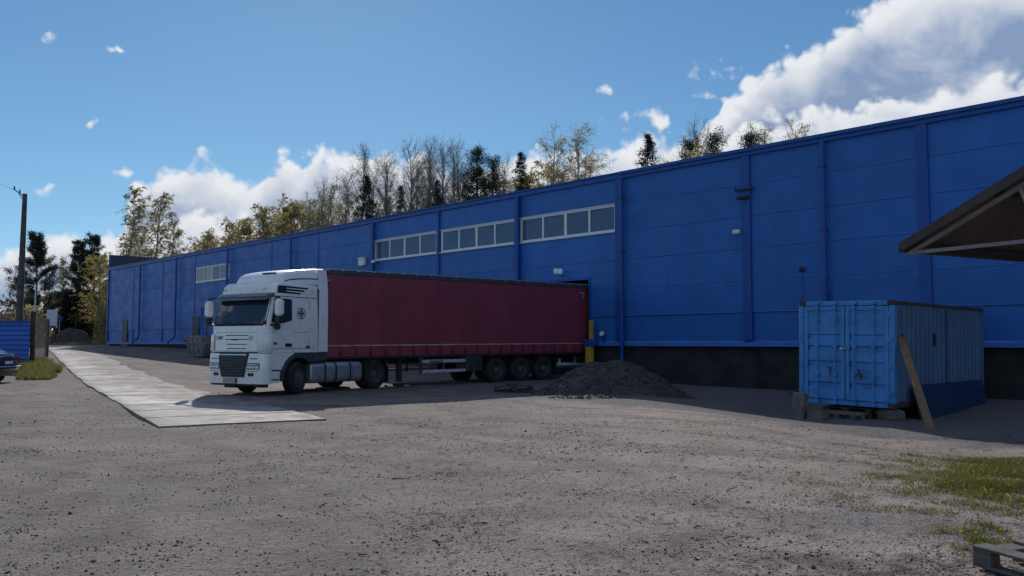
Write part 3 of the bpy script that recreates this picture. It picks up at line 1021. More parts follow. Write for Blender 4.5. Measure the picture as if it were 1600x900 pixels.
# ------------------------------------------------------------------ wheels
def wheel(parent, x, y, z, r, w, side, steer=0.0, dual=False, front=False, name='wheel'):
    """side=+1: outer face towards +y"""
    M = Matrix.Translation((x, y, z)) @ Matrix.Rotation(steer, 4, 'Z') @ Matrix.Scale(side, 4, (0, 1, 0))
    h = w / 2
    prof = [(r * 0.56, h * 0.80), (r * 0.60, h * 0.95), (r * 0.72, h * 1.02), (r * 0.86, h * 1.0), (r * 0.955, h * 0.90), (r * 0.99, h * 0.78)]
    for g in range(4):
        a = h * (0.66 - g * 0.40)
        prof += [(r, a), (r, a - h * 0.24), (r * 0.972, a - h * 0.26), (r * 0.972, a - h * 0.36)]
    prof += [(r * 0.99, -h * 0.80), (r * 0.955, -h * 0.90), (r * 0.86, -h * 1.0), (r * 0.60, -h * 0.95), (r * 0.56, -h * 0.80)]
    mb = MB().lathe(prof, 40, M)
    if dual:
        M2 = M @ Matrix.Translation((0, -w * 1.12, 0))
        mb.lathe(prof, 40, M2)
    ty = mb.build(name, M_RUBBER, parent, 35)
    rim = MB()
    if dual or not front:
        dp = -0.30 if dual else 0.15
        rim.lathe([(r * 0.575, h * 0.80), (r * 0.56, h * 0.92), (r * 0.52, h * 0.9), (r * 0.48, h * dp), (r * 0.40, h * (dp - 0.25)), (r * 0.28, h * (dp - 0.28)), (r * 0.25, h * (dp - 0.1)),
                   (r * 0.24, h * (dp + 0.65)), (r * 0.15, h * (dp + 0.8)), (0.001, h * (dp + 0.8))], 32, M)
        br, bt = r * 0.34, h * (dp - 0.2)
    else:
        rim.lathe([(r * 0.575, h * 0.80), (r * 0.57, h * 0.96), (r * 0.53, h * 0.95), (r * 0.49, h * 0.72), (r * 0.42, h * 0.80), (r * 0.30, h * 1.02), (r * 0.24, h * 1.02),
                   (r * 0.23, h * 1.18), (r * 0.13, h * 1.25), (0.001, h * 1.25)], 32, M)
        br, bt = r * 0.34, h * 1.0
    ro = rim.build('rim', M_RIM, ty, 35)
    nb = MB()
    for k in range(10):
        a = 2 * math.pi * k / 10
        nb.lathe([(0.001, 0.035), (0.016, 0.03), (0.018, -0.02)], 6, M @ Matrix.Translation((math.cos(a) * br, bt, math.sin(a) * br)))
    tag(nb.build('wheel_nuts', M_CHROME, ty), kind='stuff')
    hs = MB()
    for k in range(10):
        a = 2 * math.pi * (k + 0.5) / 10
        q = r * 0.445
        tt = h * (0.80 if front else (-0.36 if dual else 0.08))
        hs.lathe([(0.001, 0.012), (0.026, 0.012), (0.026, -0.012)], 8, M @ Matrix.Translation((math.cos(a) * q, tt, math.sin(a) * q)))
    tag(hs.build('hand_holes', M_SEAM, ty), kind='stuff')
    return ty


# ------------------------------------------------------------------ tractor unit (x forward from 0 at the front, y to its left, z up)
CN = Vector((-7.33, 25.25, 0))               # near front corner on the ground
FD = Vector((-0.854, 0.52, 0))              # across the front, away from camera
TCEN = CN + FD * 1.25
TRZ = math.atan2(-0.854, -0.52)
trac = empty('semi_truck', TCEN, TRZ, 'white tractor truck with high roof spoiler and black side stripes, coupled to the red trailer', 'truck')


def lerp_tab(tab, z):
    if z <= tab[0][0]:
        return tab[0][1]
    for (a, va), (b, vb) in zip(tab, tab[1:]):
        if z <= b:
            t = (z - a) / (b - a)
            return va + (vb - va) * t
    return tab[-1][1]


XF = [(0.3, 0.05), (0.85, 0.08), (1.25, 0.05), (1.32, 0.0), (2.05, -0.02), (2.12, -0.04), (2.5, -0.155), (2.88, -0.285), (3.10, -0.35), (3.34, -0.43), (3.44, -0.53)]
HW = [(0.3, 1.245), (1.3, 1.245), (2.1, 1.235), (2.9, 1.205), (3.34, 1.183), (3.44, 1.13)]
RCT = [(0.3, 0.24), (2.0, 0.24), (2.25, 0.13), (3.5, 0.13)]


def cabx(y, z, off=0.0):
    hw = lerp_tab(HW, z)
    x = lerp_tab(XF, z) - 0.055 * (y / hw) ** 2
    RC = lerp_tab(RCT, z)
    e = abs(y) - (hw - RC)
    if e > 0:
        e = min(e, RC * 0.995)
        x -= RC - math.sqrt(RC * RC - e * e)
    return x + off


def caby(z):
    return lerp_tab(HW, z)


def front_row(z, off=0.0, ymax=None):
    hw = lerp_tab(HW, z)
    ys = []
    n = 10
    RC = lerp_tab(RCT, z)
    for k in range(7):
        a = math.pi / 2 * k / 6
        ys.append(hw - RC + RC * math.cos(a) if k else hw - 0.0005)
    for k in range(1, n):
        ys.append((hw - RC) * (1 - 2 * k / n))
    ys += [-v for v in ys[6::-1]]
    return [(cabx(y, z, off), y, z) for y in ys]


def cab_shell(zs, xr, matl, name, parent, off=0.0, closed_top=False):
    mb = MB()
    rows = []
    for z in zs:
        hw = lerp_tab(HW, z) + off
        fr = front_row(z, off)
        fr = [(x, y * (hw / (hw - off)) if hw != off else y, zz) for x, y, zz in fr]
        x0 = fr[0][0]
        left = [(xr, hw, z), (xr * 0.5 + x0 * 0.5, hw, z)]
        right = [(xr * 0.5 + x0 * 0.5, -hw, z), (xr, -hw, z)]
        rows.append(left + fr + right)
    mb.grid(rows, flip=True)
    if closed_top:
        b = len(mb.V)
        top = rows[-1]
        mb.V.extend(Vector(p) for p in top)
        mb.F.append(tuple(b + i for i in range(len(top))))
    bot = rows[0]
    b = len(mb.V)
    mb.V.extend(Vector(p) for p in bot)
    mb.F.append(tuple(b + i for i in range(len(bot)))[::-1])
    # rear face
    m = len(rows[0])
    for i in range(len(rows) - 1):
        mb.F.append((i * m, i * m + m - 1, (i + 1) * m + m - 1, (i + 1) * m))
    return mb.build(name, matl, parent, 35)


cab = cab_shell([1.29, 1.33, 1.6, 1.9, 2.05, 2.12, 2.3, 2.5, 2.7, 2.88, 3.1, 3.2, 3.28, 3.34, 3.40, 3.43, 3.44], -2.22, M_WHITE, 'cab_body', trac, closed_top=True)


def fpatch(y0, y1, z0, z1, off, m, name, parent=cab, ny=14, nz=4, y0t=None, y1t=None):
    """patch following the cab front; y limits may differ at the top"""
    y0t = y0 if y0t is None else y0t
    y1t = y1 if y1t is None else y1t
    rows = []
    for k in range(nz + 1):
        t = k / nz
        z = z0 + (z1 - z0) * t
        a, b = y0 + (y0t - y0) * t, y1 + (y1t - y1) * t
        rows.append([(cabx(b + (a - b) * i / ny, z, off), b + (a - b) * i / ny, z) for i in range(ny + 1)])
    mb = MB().grid(rows, flip=True)
    # rim down to the surface so the patch has thickness
    m_ = ny + 1
    loop = [i for i in range(m_)] + [k * m_ + ny for k in range(1, nz + 1)] + [nz * m_ + i for i in range(ny - 1, -1, -1)] + [k * m_ for k in range(nz - 1, 0, -1)]
    b0 = len(mb.V)
    for i in loop:
        v = mb.V[i].copy()
        v.x -= off + 0.01
        mb.V.append(v)
    for i in range(len(loop)):
        j = (i + 1) % len(loop)
        mb.F.append((loop[i], loop[j], b0 + j, b0 + i))
    return mb.build(name, m, parent, 35)


def spatch(x0, x1, z0, z1, off, m, name, side=1, parent=cab, bev=0.0, poly=None):
    """plate on the cab side; poly overrides the rectangle with (x, z) points"""
    pts = poly or [(x0, z0), (x1, z0), (x1, z1), (x0, z1)]
    n = len(pts)
    P = [Vector((x, side * (caby(z) + off), z)) for x, z in pts] + [Vector((x, side * (caby(z) - 0.01), z)) for x, z in pts]
    fs = [tuple(range(n)), tuple(range(2 * n - 1, n - 1, -1))] + [(i, i + n, (i + 1) % n + n, (i + 1) % n) for i in range(n)]
    return MB().add(P, fs).build(name, m, parent)


def rrect(x0, x1, z0, z1, r, n=4):
    out = []
    for cx, cz, a0 in ((x1 - r, z0 + r, -90), (x1 - r, z1 - r, 0), (x0 + r, z1 - r, 90), (x0 + r, z0 + r, 180)):
        for k in range(n + 1):
            a = math.radians(a0 + 90 * k / n)
            out.append((cx + r * math.cos(a), cz + r * math.sin(a)))
    return out


# windscreen and black surround
fpatch(-1.175, 1.175, 2.10, 2.90, 0.006, M_SEAM, 'windscreen_frame', y0t=-1.14, y1t=1.14, nz=6, ny=22)
ws = fpatch(-1.12, 1.12, 2.16, 2.875, 0.012, M_CABGLASS, 'windscreen', y0t=-1.08, y1t=1.08, nz=6, ny=22)
for yy in (-0.62, 0.05, 0.66):
    mb = MB().bar((cabx(yy, 2.14, 0.03), yy, 2.14), (cabx(yy - 0.42, 2.2, 0.035), yy - 0.42, 2.20), 0.025)
    mb.bar((cabx(yy - 0.1, 2.16, 0.04), yy - 0.1, 2.16), (cabx(yy - 0.75, 2.24, 0.03), yy - 0.75, 2.235), 0.02)
    mb.build('wiper', M_SEAM, ws)
# dashboard things seen dimly through the screen: pale paper strip behind the glass
fpatch(-0.25, 0.95, 2.185, 2.225, 0.014, M_GREYP, 'dashboard_edge', ws, ny=12, nz=1)
# sun visor standing off the header
rows = []
for z, o in ((3.10, 0.02), (3.06, 0.10), (2.97, 0.20), (2.88, 0.235), (2.875, 0.215), (2.96, 0.18), (3.05, 0.085), (3.09, 0.005)):
    rows.append([(cabx(1.19 - 2.38 * i / 26, z, o), 1.19 - 2.38 * i / 26, z) for i in range(27)])
vis = MB().grid(rows, flip=True).build('sun_visor', M_VISOR, cab, 50)
# header marker lamps
for yy in (-0.98, 0.78):
    MB().box(cabx(yy, 3.23) - 0.02, cabx(yy, 3.23) + 0.03, yy - 0.07, yy + 0.07, 3.21, 3.26, bev=0.01).build('marker_lamp', M_LAMP, cab)
# upper front panel with its shut lines and slots
fpatch(-0.92, 0.92, 1.345, 2.05, 0.018, M_WHITE, 'front_panel', ny=16)
for z, hw_ in ((1.80, 0.50), (1.68, 0.50), (1.53, 0.45), (1.40, 0.42)):
    fpatch(-hw_ + 0.06, hw_ + 0.06, z, z + 0.024, 0.021, M_SEAM, 'front_slot', ny=12, nz=1)
fpatch(-0.92, 0.92, 1.90, 1.907, 0.021, M_SEAM, 'panel_seam', ny=12, nz=1)
fpatch(-0.17, 0.14, 1.665, 1.70, 0.026, M_SEAM, 'latch', ny=4, nz=1)


def front_text(body, y, z, size, m, tilt=0.0):
    M = Matrix.Translation((cabx(y, z, 0.026), y, z)) @ Matrix.Rotation(math.atan2(0.15 * y, 1), 4, 'Z') @ Matrix(((0, 0, 1, 0), (1, 0, 0, 0), (0, 1, 0, 0), (0, 0, 0, 1)))
    return text_obj('lettering', body, size, m, cab, M, 0.004)


front_text('DAF', -0.72, 1.735, 0.17, M_GREYP)
front_text('XF', 0.66, 1.72, 0.17, mat('grey chrome letters', (0.30, 0.31, 0.33), 0.4))
fpatch(-1.1, 1.1, 1.275, 1.315, 0.004, M_SEAM, 'bumper_gap', ny=16, nz=1)
# corner air deflectors
for s in (1, -1):
    rows = []
    for z, o in ((1.33, 0.02), (1.36, 0.05), (1.80, 0.05), (1.86, 0.015)):
        row = []
        for k in range(9):
            a = math.radians(-8 + 106 * k / 8)
            hw = caby(z)
            RC = lerp_tab(RCT, z)
            R = RC + o
            row.append((cabx(hw - RC, z) - RC + R * math.cos(a) , s * (hw - RC + R * math.sin(a)), z))
        rows.append(row)
    MB().grid(rows, flip=(s > 0)).build('corner_deflector', M_WHITE, cab, 50)
# ---- bumper with grille and lamps
bump = cab_shell([0.36, 0.40, 0.50, 0.62, 0.85, 1.05, 1.20, 1.27], -0.285, M_WHITE, 'bumper', trac, 0.015, closed_top=True)
fpatch(-1.2, 1.2, 0.30, 0.365, -0.03, M_BLACKP, 'lower_lip', bump, ny=12, nz=1)
gr = fpatch(-0.50, 0.50, 0.56, 1.31, 0.034, M_BLACKP, 'grille', bump, y0t=-0.68, y1t=0.68, ny=14, nz=4)
for k in range(7):
    z = 0.63 + k * 0.085
    e = 0.49 + 0.17 * (z - 0.56) / 0.75
    fpatch(-e, e, z, z + 0.036, 0.060, M_GREYP, 'grille_slat', gr, ny=10, nz=1)
fpatch(-0.60, 0.60, 1.215, 1.245, 0.075, M_CHROME, 'grille_strip', gr, ny=10, nz=1)
for s in (1, -1):
    h = fpatch(0.60 * s, 1.10 * s, 0.80, 0.985, 0.026, M_SEAM, 'headlight_surround', bump, ny=8, nz=2)
    for a, b in ((0.625, 0.76), (0.785, 0.915), (0.94, 1.075)):
        fpatch(a * s, b * s, 0.825, 0.905, 0.036, M_LAMP, 'headlight', h, ny=4, nz=1)
    fpatch(0.625 * s, 1.075 * s, 0.925, 0.96, 0.036, M_LAMP, 'running_lamp', h, ny=6, nz=1)
    for a in (0.70, 0.82):
        M = Matrix.Translation((cabx(a * s, 0.64, 0.025), a * s, 0.64)) @ Matrix.Rotation(-math.pi / 2, 4, 'Z')
        MB().lathe([(0.001, 0.012), (0.045, 0.01), (0.058, -0.01), (0.06, -0.05)], 14, M).build('fog_light', M_SEAM, bump)
    fpatch(0.70 * s, 1.02 * s, 1.10, 1.125, 0.02, M_SEAM, 'bumper_slot', bump, ny=6, nz=1, )
    fpatch(0.55 * s, 1.2 * s, 0.735, 0.745, 0.02, M_SEAM, 'bumper_seam', bump, ny=8, nz=1)
mb = MB().box(0.13, 0.15, -0.36, 0.16, 0.395, 0.51)
pl = mb.build('number_plate', M_PLATE, bump)
MB().box(0.05, 0.129, -0.38, 0.18, 0.38, 0.525).build('plate_holder', M_BLACKP, bump)
for k in range(6):
    y0 = -0.33 + k * 0.08
    MB().box(0.1505, 0.153, y0, y0 + 0.045, 0.42, 0.485).build('plate_mark', M_SEAM, pl)

# ---- cab side (both sides): door, windows, seams, handles, steps
for s in (1, -1):
    door = spatch(-1.13, -0.30, 1.42, 2.92, 0.012, M_WHITE, 'door', s, poly=[(-1.13, 1.42), (-0.27, 1.42), (-0.27, 2.05), (-0.24, 2.20), (-0.44, 2.98), (-1.13, 2.96)])
    spatch(0, 0, 0, 0, 0.016, M_SEAM, 'window_surround', s, door, poly=[(-1.10, 2.27), (-0.80, 2.20), (-0.26, 2.20), (-0.42, 2.94), (-0.50, 2.955), (-1.06, 2.925), (-1.10, 2.89)])
    spatch(0, 0, 0, 0, 0.020, M_CABGLASS, 'side_window', s, door, poly=[(-1.07, 2.30), (-0.79, 2.24), (-0.31, 2.24), (-0.45, 2.90), (-0.52, 2.92), (-1.03, 2.895), (-1.07, 2.87)])
    spatch(-1.09, -0.82, 1.47, 1.565, 0.020, M_SEAM, 'door_handle', s, door, poly=rrect(-1.09, -0.82, 1.46, 1.57, 0.03))
    spatch(-0.48, -0.25, 1.53, 1.60, 0.018, M_GREYP, 'badge', s, door)
    # seams
    spatch(-1.145, -1.128, 1.33, 2.97, 0.004, M_SEAM, 'seam', s)
    spatch(-1.86, -1.848, 1.42, 2.93, 0.004, M_SEAM, 'seam', s)
    spatch(0, 0, 0, 0, 0.005, M_SEAM, 'seam', s, poly=[(-2.2, 2.985), (-0.40, 2.995), (-0.40, 3.012), (-2.2, 3.008)])
    spatch(-2.05, -0.1, 1.405, 1.418, 0.004, M_SEAM, 'seam', s)
    spatch(-1.86, -1.145, 1.905, 1.913, 0.004, M_SEAM, 'seam', s)
    spatch(-1.85, -1.70, 1.42, 1.50, 0.006, M_GREYP, 'locker_latch', s)
    spatch(-2.03, -2.02, 1.42, 3.28, 0.003, M_GREYP, 'seam', s)
    # black stripes print
    st = spatch(0, 0, 0, 0, 0.004, M_SEAM, 'side_stripes', s, poly=[(-0.52, 3.10), (-0.90, 3.10), (-0.90, 3.335), (-0.57, 3.335)])
    for z, xe in ((3.275, -1.80), (3.187, -1.64), (3.10, -1.48)):
        spatch(0, 0, 0, 0, 0.004, M_SEAM, 'stripe', s, st, poly=[(-0.901, z), (xe, z - 0.012), (xe - 0.03, z + 0.038), (-0.901, z + 0.060)])
    # round emblem
    cx, cz = -1.50, 2.50

    def annul(r0, r1, n=28):
        mb = MB()
        P = []
        for k in range(n):
            a = 2 * math.pi * k / n
            for r in (r0, r1):
                z = cz + r * math.sin(a)
                P.append(Vector((cx + r * math.cos(a), s * (caby(z) + 0.004), z)))
        fs = [(2 * k, 2 * k + 1, (2 * k + 3) % (2 * n), (2 * k + 2) % (2 * n)) for k in range(n)]
        return mb.add(P, fs)

    mb = annul(0.155, 0.182)
    mb2 = annul(0.075, 0.105)
    mb.add(mb2.V, mb2.F)
    mb3 = annul(0.03, 0.045)
    mb.add(mb3.V, mb3.F)
    for dx, dz, w_, h_ in ((0, 0.088, 0.02, 0.05), (0, -0.088, 0.02, 0.05), (0.088, 0, 0.05, 0.02), (-0.088, 0, 0.05, 0.02), (0, 0.04, 0.012, 0.035), (0, -0.04, 0.012, 0.035), (0.04, 0, 0.035, 0.012), (-0.04, 0, 0.035, 0.012)):
        P = [Vector((cx + dx + sx * w_, s * (caby(cz + dz + sz * h_) + 0.0045), cz + dz + sz * h_)) for sx, sz in ((-1, -1), (1, -1), (1, 1), (-1, 1))]
        mb.add(P, [(0, 1, 2, 3)])
    mb.build('emblem', M_SEAM, cab)
    # mirrors
    ym = s * 1.56
    arm = MB().bar((-0.33, s * 1.2, 3.0), (-0.26, ym, 2.95), 0.05).bar((-0.26, ym, 2.97), (-0.26, ym, 2.15), 0.05).bar((-0.26, s * 1.23, 2.12), (-0.26, ym, 2.18), 0.06)
    ma = arm.build('mirror_arm', M_BLACKP, cab)
    mb = MB().box(-0.36, -0.18, ym - 0.15, ym + 0.14, 2.40, 2.90, bev=0.05)
    mm_ = mb.build('mirror', M_WHITE, cab, 50)
    MB().box(-0.372, -0.362, ym - 0.10, ym + 0.11, 2.44, 2.84).build('mirror_glass', M_CHROME, mm_)
    MB().box(-0.35, -0.19, ym - 0.12, ym + 0.13, 2.16, 2.385, bev=0.04).build('lower_mirror', M_BLACKP, cab, 50)
    MB().lathe([(0.001, -0.06), (0.09, -0.04), (0.11, 0.02), (0.10, 0.05), (0.001, 0.06)], 14, Matrix.Translation((-0.38, s * 1.36, 2.08)) @ Matrix.Rotation(math.pi / 2, 4, 'Z')).build('kerb_mirror', M_BLACKP, cab, 50)
    MB().bar((-0.40, s * 1.22, 2.20), (-0.38, s * 1.36, 2.12), 0.04).build('mirror_arm', M_BLACKP, cab)
    # entry skirt and steps between bumper and wheel arch
    mb = MB()
    arch = []
    for k in range(9):
        a = math.radians(152 - 62 * k / 8)
        arch.append((-1.42 - 0.72 * math.cos(a) * -1 * -1, 0.52 + 0.74 * math.sin(a)))
    arch = [(-1.42 + 0.74 * math.cos(math.radians(a)), 0.52 + 0.74 * math.sin(math.radians(a))) for a in (24, 36, 48, 60, 72)]
    poly = [(-0.305, 0.78), (-0.74, 0.78)] + arch + [(-1.19, 1.283), (-0.305, 1.283)]
    mb.prism(poly, s * 1.05, s * 1.243)
    sk = mb.build('entry_skirt', M_WHITE, trac)
    MB().prism([(-0.305, 0.74), (-0.71, 0.74), (-0.665, 0.42), (-0.60, 0.38), (-0.305, 0.38)], s * 1.06, s * 1.20).build('step_panel', M_WHITE, sk)
    MB().box(-0.70, -0.31, min(s * 1.15, s * 1.222), max(s * 1.15, s * 1.222), 0.742, 0.778).build('step_gap', M_SEAM, sk)
    MB().box(-0.62, -0.33, min(s * 1.201, s * 1.208), max(s * 1.201, s * 1.208), 0.46, 0.50).build('step_slot', M_GREYP, sk)
    MB().box(-0.304, -0.286, min(s * 1.1, s * 1.236), max(s * 1.1, s * 1.236), 0.40, 1.28).build('panel_gap', M_SEAM, sk)
    # wheel arch lip and dark side band
    pts_o = [(-1.42 + 0.76 * math.cos(math.radians(a)), 0.52 + 0.76 * math.sin(math.radians(a))) for a in range(-6, 150, 12)]
    pts_i = [(-1.42 + 0.62 * math.cos(math.radians(a)), 0.52 + 0.62 * math.sin(math.radians(a))) for a in range(-6, 150, 12)][::-1]
    MB().prism(pts_o + pts_i, s * 0.78, s * 1.256).build('wheel_arch', M_GREYP, trac)
    MB().prism([(-1.20, 1.288), (-2.62, 1.288), (-2.62, 1.02), (-1.95, 1.0), (-1.62, 1.262)], s * 0.6, s * 1.238).build('side_band', M_GREYP, trac)

# ---- roof spoiler and side fairings
rows = []
for x, top, hw, in_ in ((-0.74, 3.475, 0.82, 0.02), (-0.78, 3.56, 0.88, 0.05), (-0.90, 3.68, 0.96, 0.10), (-1.12, 3.79, 1.02, 0.14), (-1.5, 3.87, 1.06, 0.15), (-1.9, 3.92, 1.10, 0.15), (-2.3, 3.955, 1.14, 0.15), (-2.62, 3.975, 1.15, 0.15), (-2.68, 3.95, 1.14, 0.15)):
    zb = 3.435
    row = [(x, hw + 0.05, zb), (x, hw + 0.04, zb + (top - in_ - zb) * 0.5)]
    for k in range(5):
        a = math.radians(90 * k / 4)
        row.append((x, hw - in_ + in_ * math.cos(a), top - in_ + in_ * math.sin(a)))
    row += [(x, hw * 0.4, top + 0.015), (x, 0, top + 0.02), (x, -hw * 0.4, top + 0.015)]
    for k in range(5):
        a = math.radians(90 + 90 * k / 4)
        row.append((x, -(hw - in_) + in_ * math.cos(a), top - in_ + in_ * math.sin(a)))
    row += [(x, -hw - 0.04, zb + (top - in_ - zb) * 0.5), (x, -hw - 0.05, zb)]
    rows.append(row)
mb = MB().grid(rows)
m = len(rows[0])
mb.F.append(tuple(range(m)))
mb.F.append(tuple((len(rows) - 1) * m + i for i in range(m - 1, -1, -1)))
spo = mb.build('roof_spoiler', M_WHITE, trac, 50)
for s in (1, -1):
    mb = MB()
    rr = []
    for x, z, y in ((-0.95, 3.47, 1.02), (-1.15, 3.53, 1.07), (-1.5, 3.575, 1.105), (-1.9, 3.60, 1.14), (-2.25, 3.605, 1.18)):
        rr.append([(x, s * (y + 0.012), z), (x, s * (y + 0.012), z + 0.030)])
    mb.grid(rr)
    mb.build('spoiler_groove', M_SEAM, spo)
    # vertical fairing behind the cab
    rows = []
    for z in (1.30, 1.6, 2.4, 3.0, 3.34, 3.5, 3.8, 3.93):
        hw = 1.235 if z < 3 else 1.225 - 0.05 * (z - 3)
        e = 0.0 if z < 3.4 else (z - 3.4) * 0.10
        rows.append([(-2.23, s * (min(caby(min(z, 3.3)), hw) + 0.005), z), (-2.42, s * (hw + 0.015), z), (-2.66 + e, s * (hw + 0.012), z), (-2.68 + e, s * (hw - 0.02), z), (-2.24, s * (hw - 0.03), z)])
    MB().grid(rows, flip=(s < 0)).build('side_fairing', M_WHITE, trac, 40)
    fpx = MB().box(-2.245, -2.232, min(s * 1.15, s * 1.243), max(s * 1.15, s * 1.243), 1.31, 3.3).build('fairing_gap', M_SEAM, trac)
rows = []
# name plate on the spoiler front
M = Matrix.Translation((-0.86, 0.42, 3.715)) @ Matrix.Rotation(math.radians(-62), 4, 'Y') @ Matrix(((0, 0, 1, 0), (1, 0, 0, 0), (0, 1, 0, 0), (0, 0, 0, 1)))
MB().box(-0.30, 0.30, -0.055, 0.055, 0.0, 0.012, M=Matrix.Translation((-0.985, 0.35, 3.745)) @ Matrix.Rotation(math.radians(-27), 4, 'Y') @ Matrix.Rotation(math.pi / 2, 4, 'Z')).build('spoiler_badge', M_GREYP, spo)

# ---- chassis, tanks, wheels
mb = MB()
for s in (1, -1):
    mb.box(-6.1, -0.7, s * 0.42 - 0.04, s * 0.42 + 0.04, 0.70, 0.98)
for x in (-2.6, -3.8, -5.0, -6.0):
    mb.box(x - 0.06, x + 0.06, -0.38, 0.38, 0.74, 0.94)
mb.box(-2.2, -0.8, -0.37, 0.37, 0.5, 1.2)
mb.box(-1.50, -1.34, -0.9, 0.9, 0.44, 0.56).box(-5.2, -5.0, -0.9, 0.9, 0.42, 0.6)
mb.build('chassis_frame', M_CHASSIS, trac)
MB().box(-5.35, -4.25, -0.45, 0.45, 1.0, 1.10, bev=0.02).prism([(-4.6, 1.10), (-5.4, 1.02), (-5.4, 1.10), (-4.6, 1.16)], -0.4, 0.4).build('fifth_wheel', M_CHASSIS, trac)
for s in (1, -1):
    z0, z1 = 0.30, 0.96
    prof = rrect(0.58, 1.20, z0, z1, 0.16, 5)
    tk = MB()
    P0 = [(-2.05, s * y, z) for y, z in prof]
    n = len(prof)
    P = []
    for x, k in ((-1.98, 0.90), (-2.03, 0.98), (-2.08, 1.0), (-4.32, 1.0), (-4.37, 0.98), (-4.42, 0.90)):
        for y, z in prof:
            P.append(Vector((x, s * (0.89 + (y - 0.89) * k), 0.63 + (z - 0.63) * k)))
    fs = []
    for i in range(5):
        for k in range(n):
            fs.append((i * n + k, i * n + (k + 1) % n, (i + 1) * n + (k + 1) % n, (i + 1) * n + k))
    fs += [tuple(range(n)), tuple(5 * n + k for k in range(n - 1, -1, -1))]
    tank = tk.add(P, fs).build('fuel_tank', M_ALU, trac, 50)
    for x in (-2.62, -3.12, -3.80):
        pr = rrect(0.565, 1.215, z0 - 0.015, z1 + 0.015, 0.17, 5)
        P = [Vector((x + dx, s * y, z)) for dx in (-0.03, 0.03) for y, z in pr]
        n2 = len(pr)
        MB().add(P, [(k, (k + 1) % n2, n2 + (k + 1) % n2, n2 + k) for k in range(n2)]).build('tank_strap', M_SEAM, tank, 50)
    wheel(trac, -1.42, s * 1.05, 0.51, 0.51, 0.32, s, steer=math.radians(17), front=True)
    wheel(trac, -5.10, s * 1.08, 0.51, 0.51, 0.29, s, dual=True)
    # rear mudguard and flap
    po = [(-5.10 + 0.62 * math.cos(math.radians(a)), 0.52 + 0.62 * math.sin(math.radians(a))) for a in range(15, 171, 12)]
    pi_ = [(-5.10 + 0.59 * math.cos(math.radians(a)), 0.52 + 0.59 * math.sin(math.radians(a))) for a in range(15, 171, 12)][::-1]
    MB().prism(po + pi_, s * 0.58, s * 1.24).build('mudguard', M_BLACKP, trac)
    MB().box(-5.76, -5.73, min(s * 0.6, s * 1.22), max(s * 0.6, s * 1.22), 0.20, 0.75).build('mudflap', M_SEAM, trac)
MB().tube([(-2.45, 1.0, 1.0), (-2.45, 1.0, 1.06)], 0.06, 10).build('filler_cap', M_CHROME, trac)
MB().box(-3.1, -2.5, -0.6, 0.3, 1.0, 1.5, bev=0.05).build('air_tank', M_CHASSIS, trac)
MB().box(-0.4, -0.2, -0.7, -0.2, 0.22, 0.36).box(-0.5, -0.3, 0.5, 0.9, 0.24, 0.36).build('underrun_bar', M_CHASSIS, trac)

# ------------------------------------------------------------------ semi-trailer (x backwards from its front, y to camera right side = near side at +y, z up)
KP = Vector((-6.11, 29.94, 0))          # king pin over the fifth wheel
TD2 = Vector((0.7288, 0.6848, 0))
trl_o = KP - TD2 * 1.62
trail = empty('semi_trailer', (trl_o.x, trl_o.y, 0.06), math.atan2(TD2.y, TD2.x), 'long dark red curtain-sided trailer backed up to the loading dock', 'trailer')
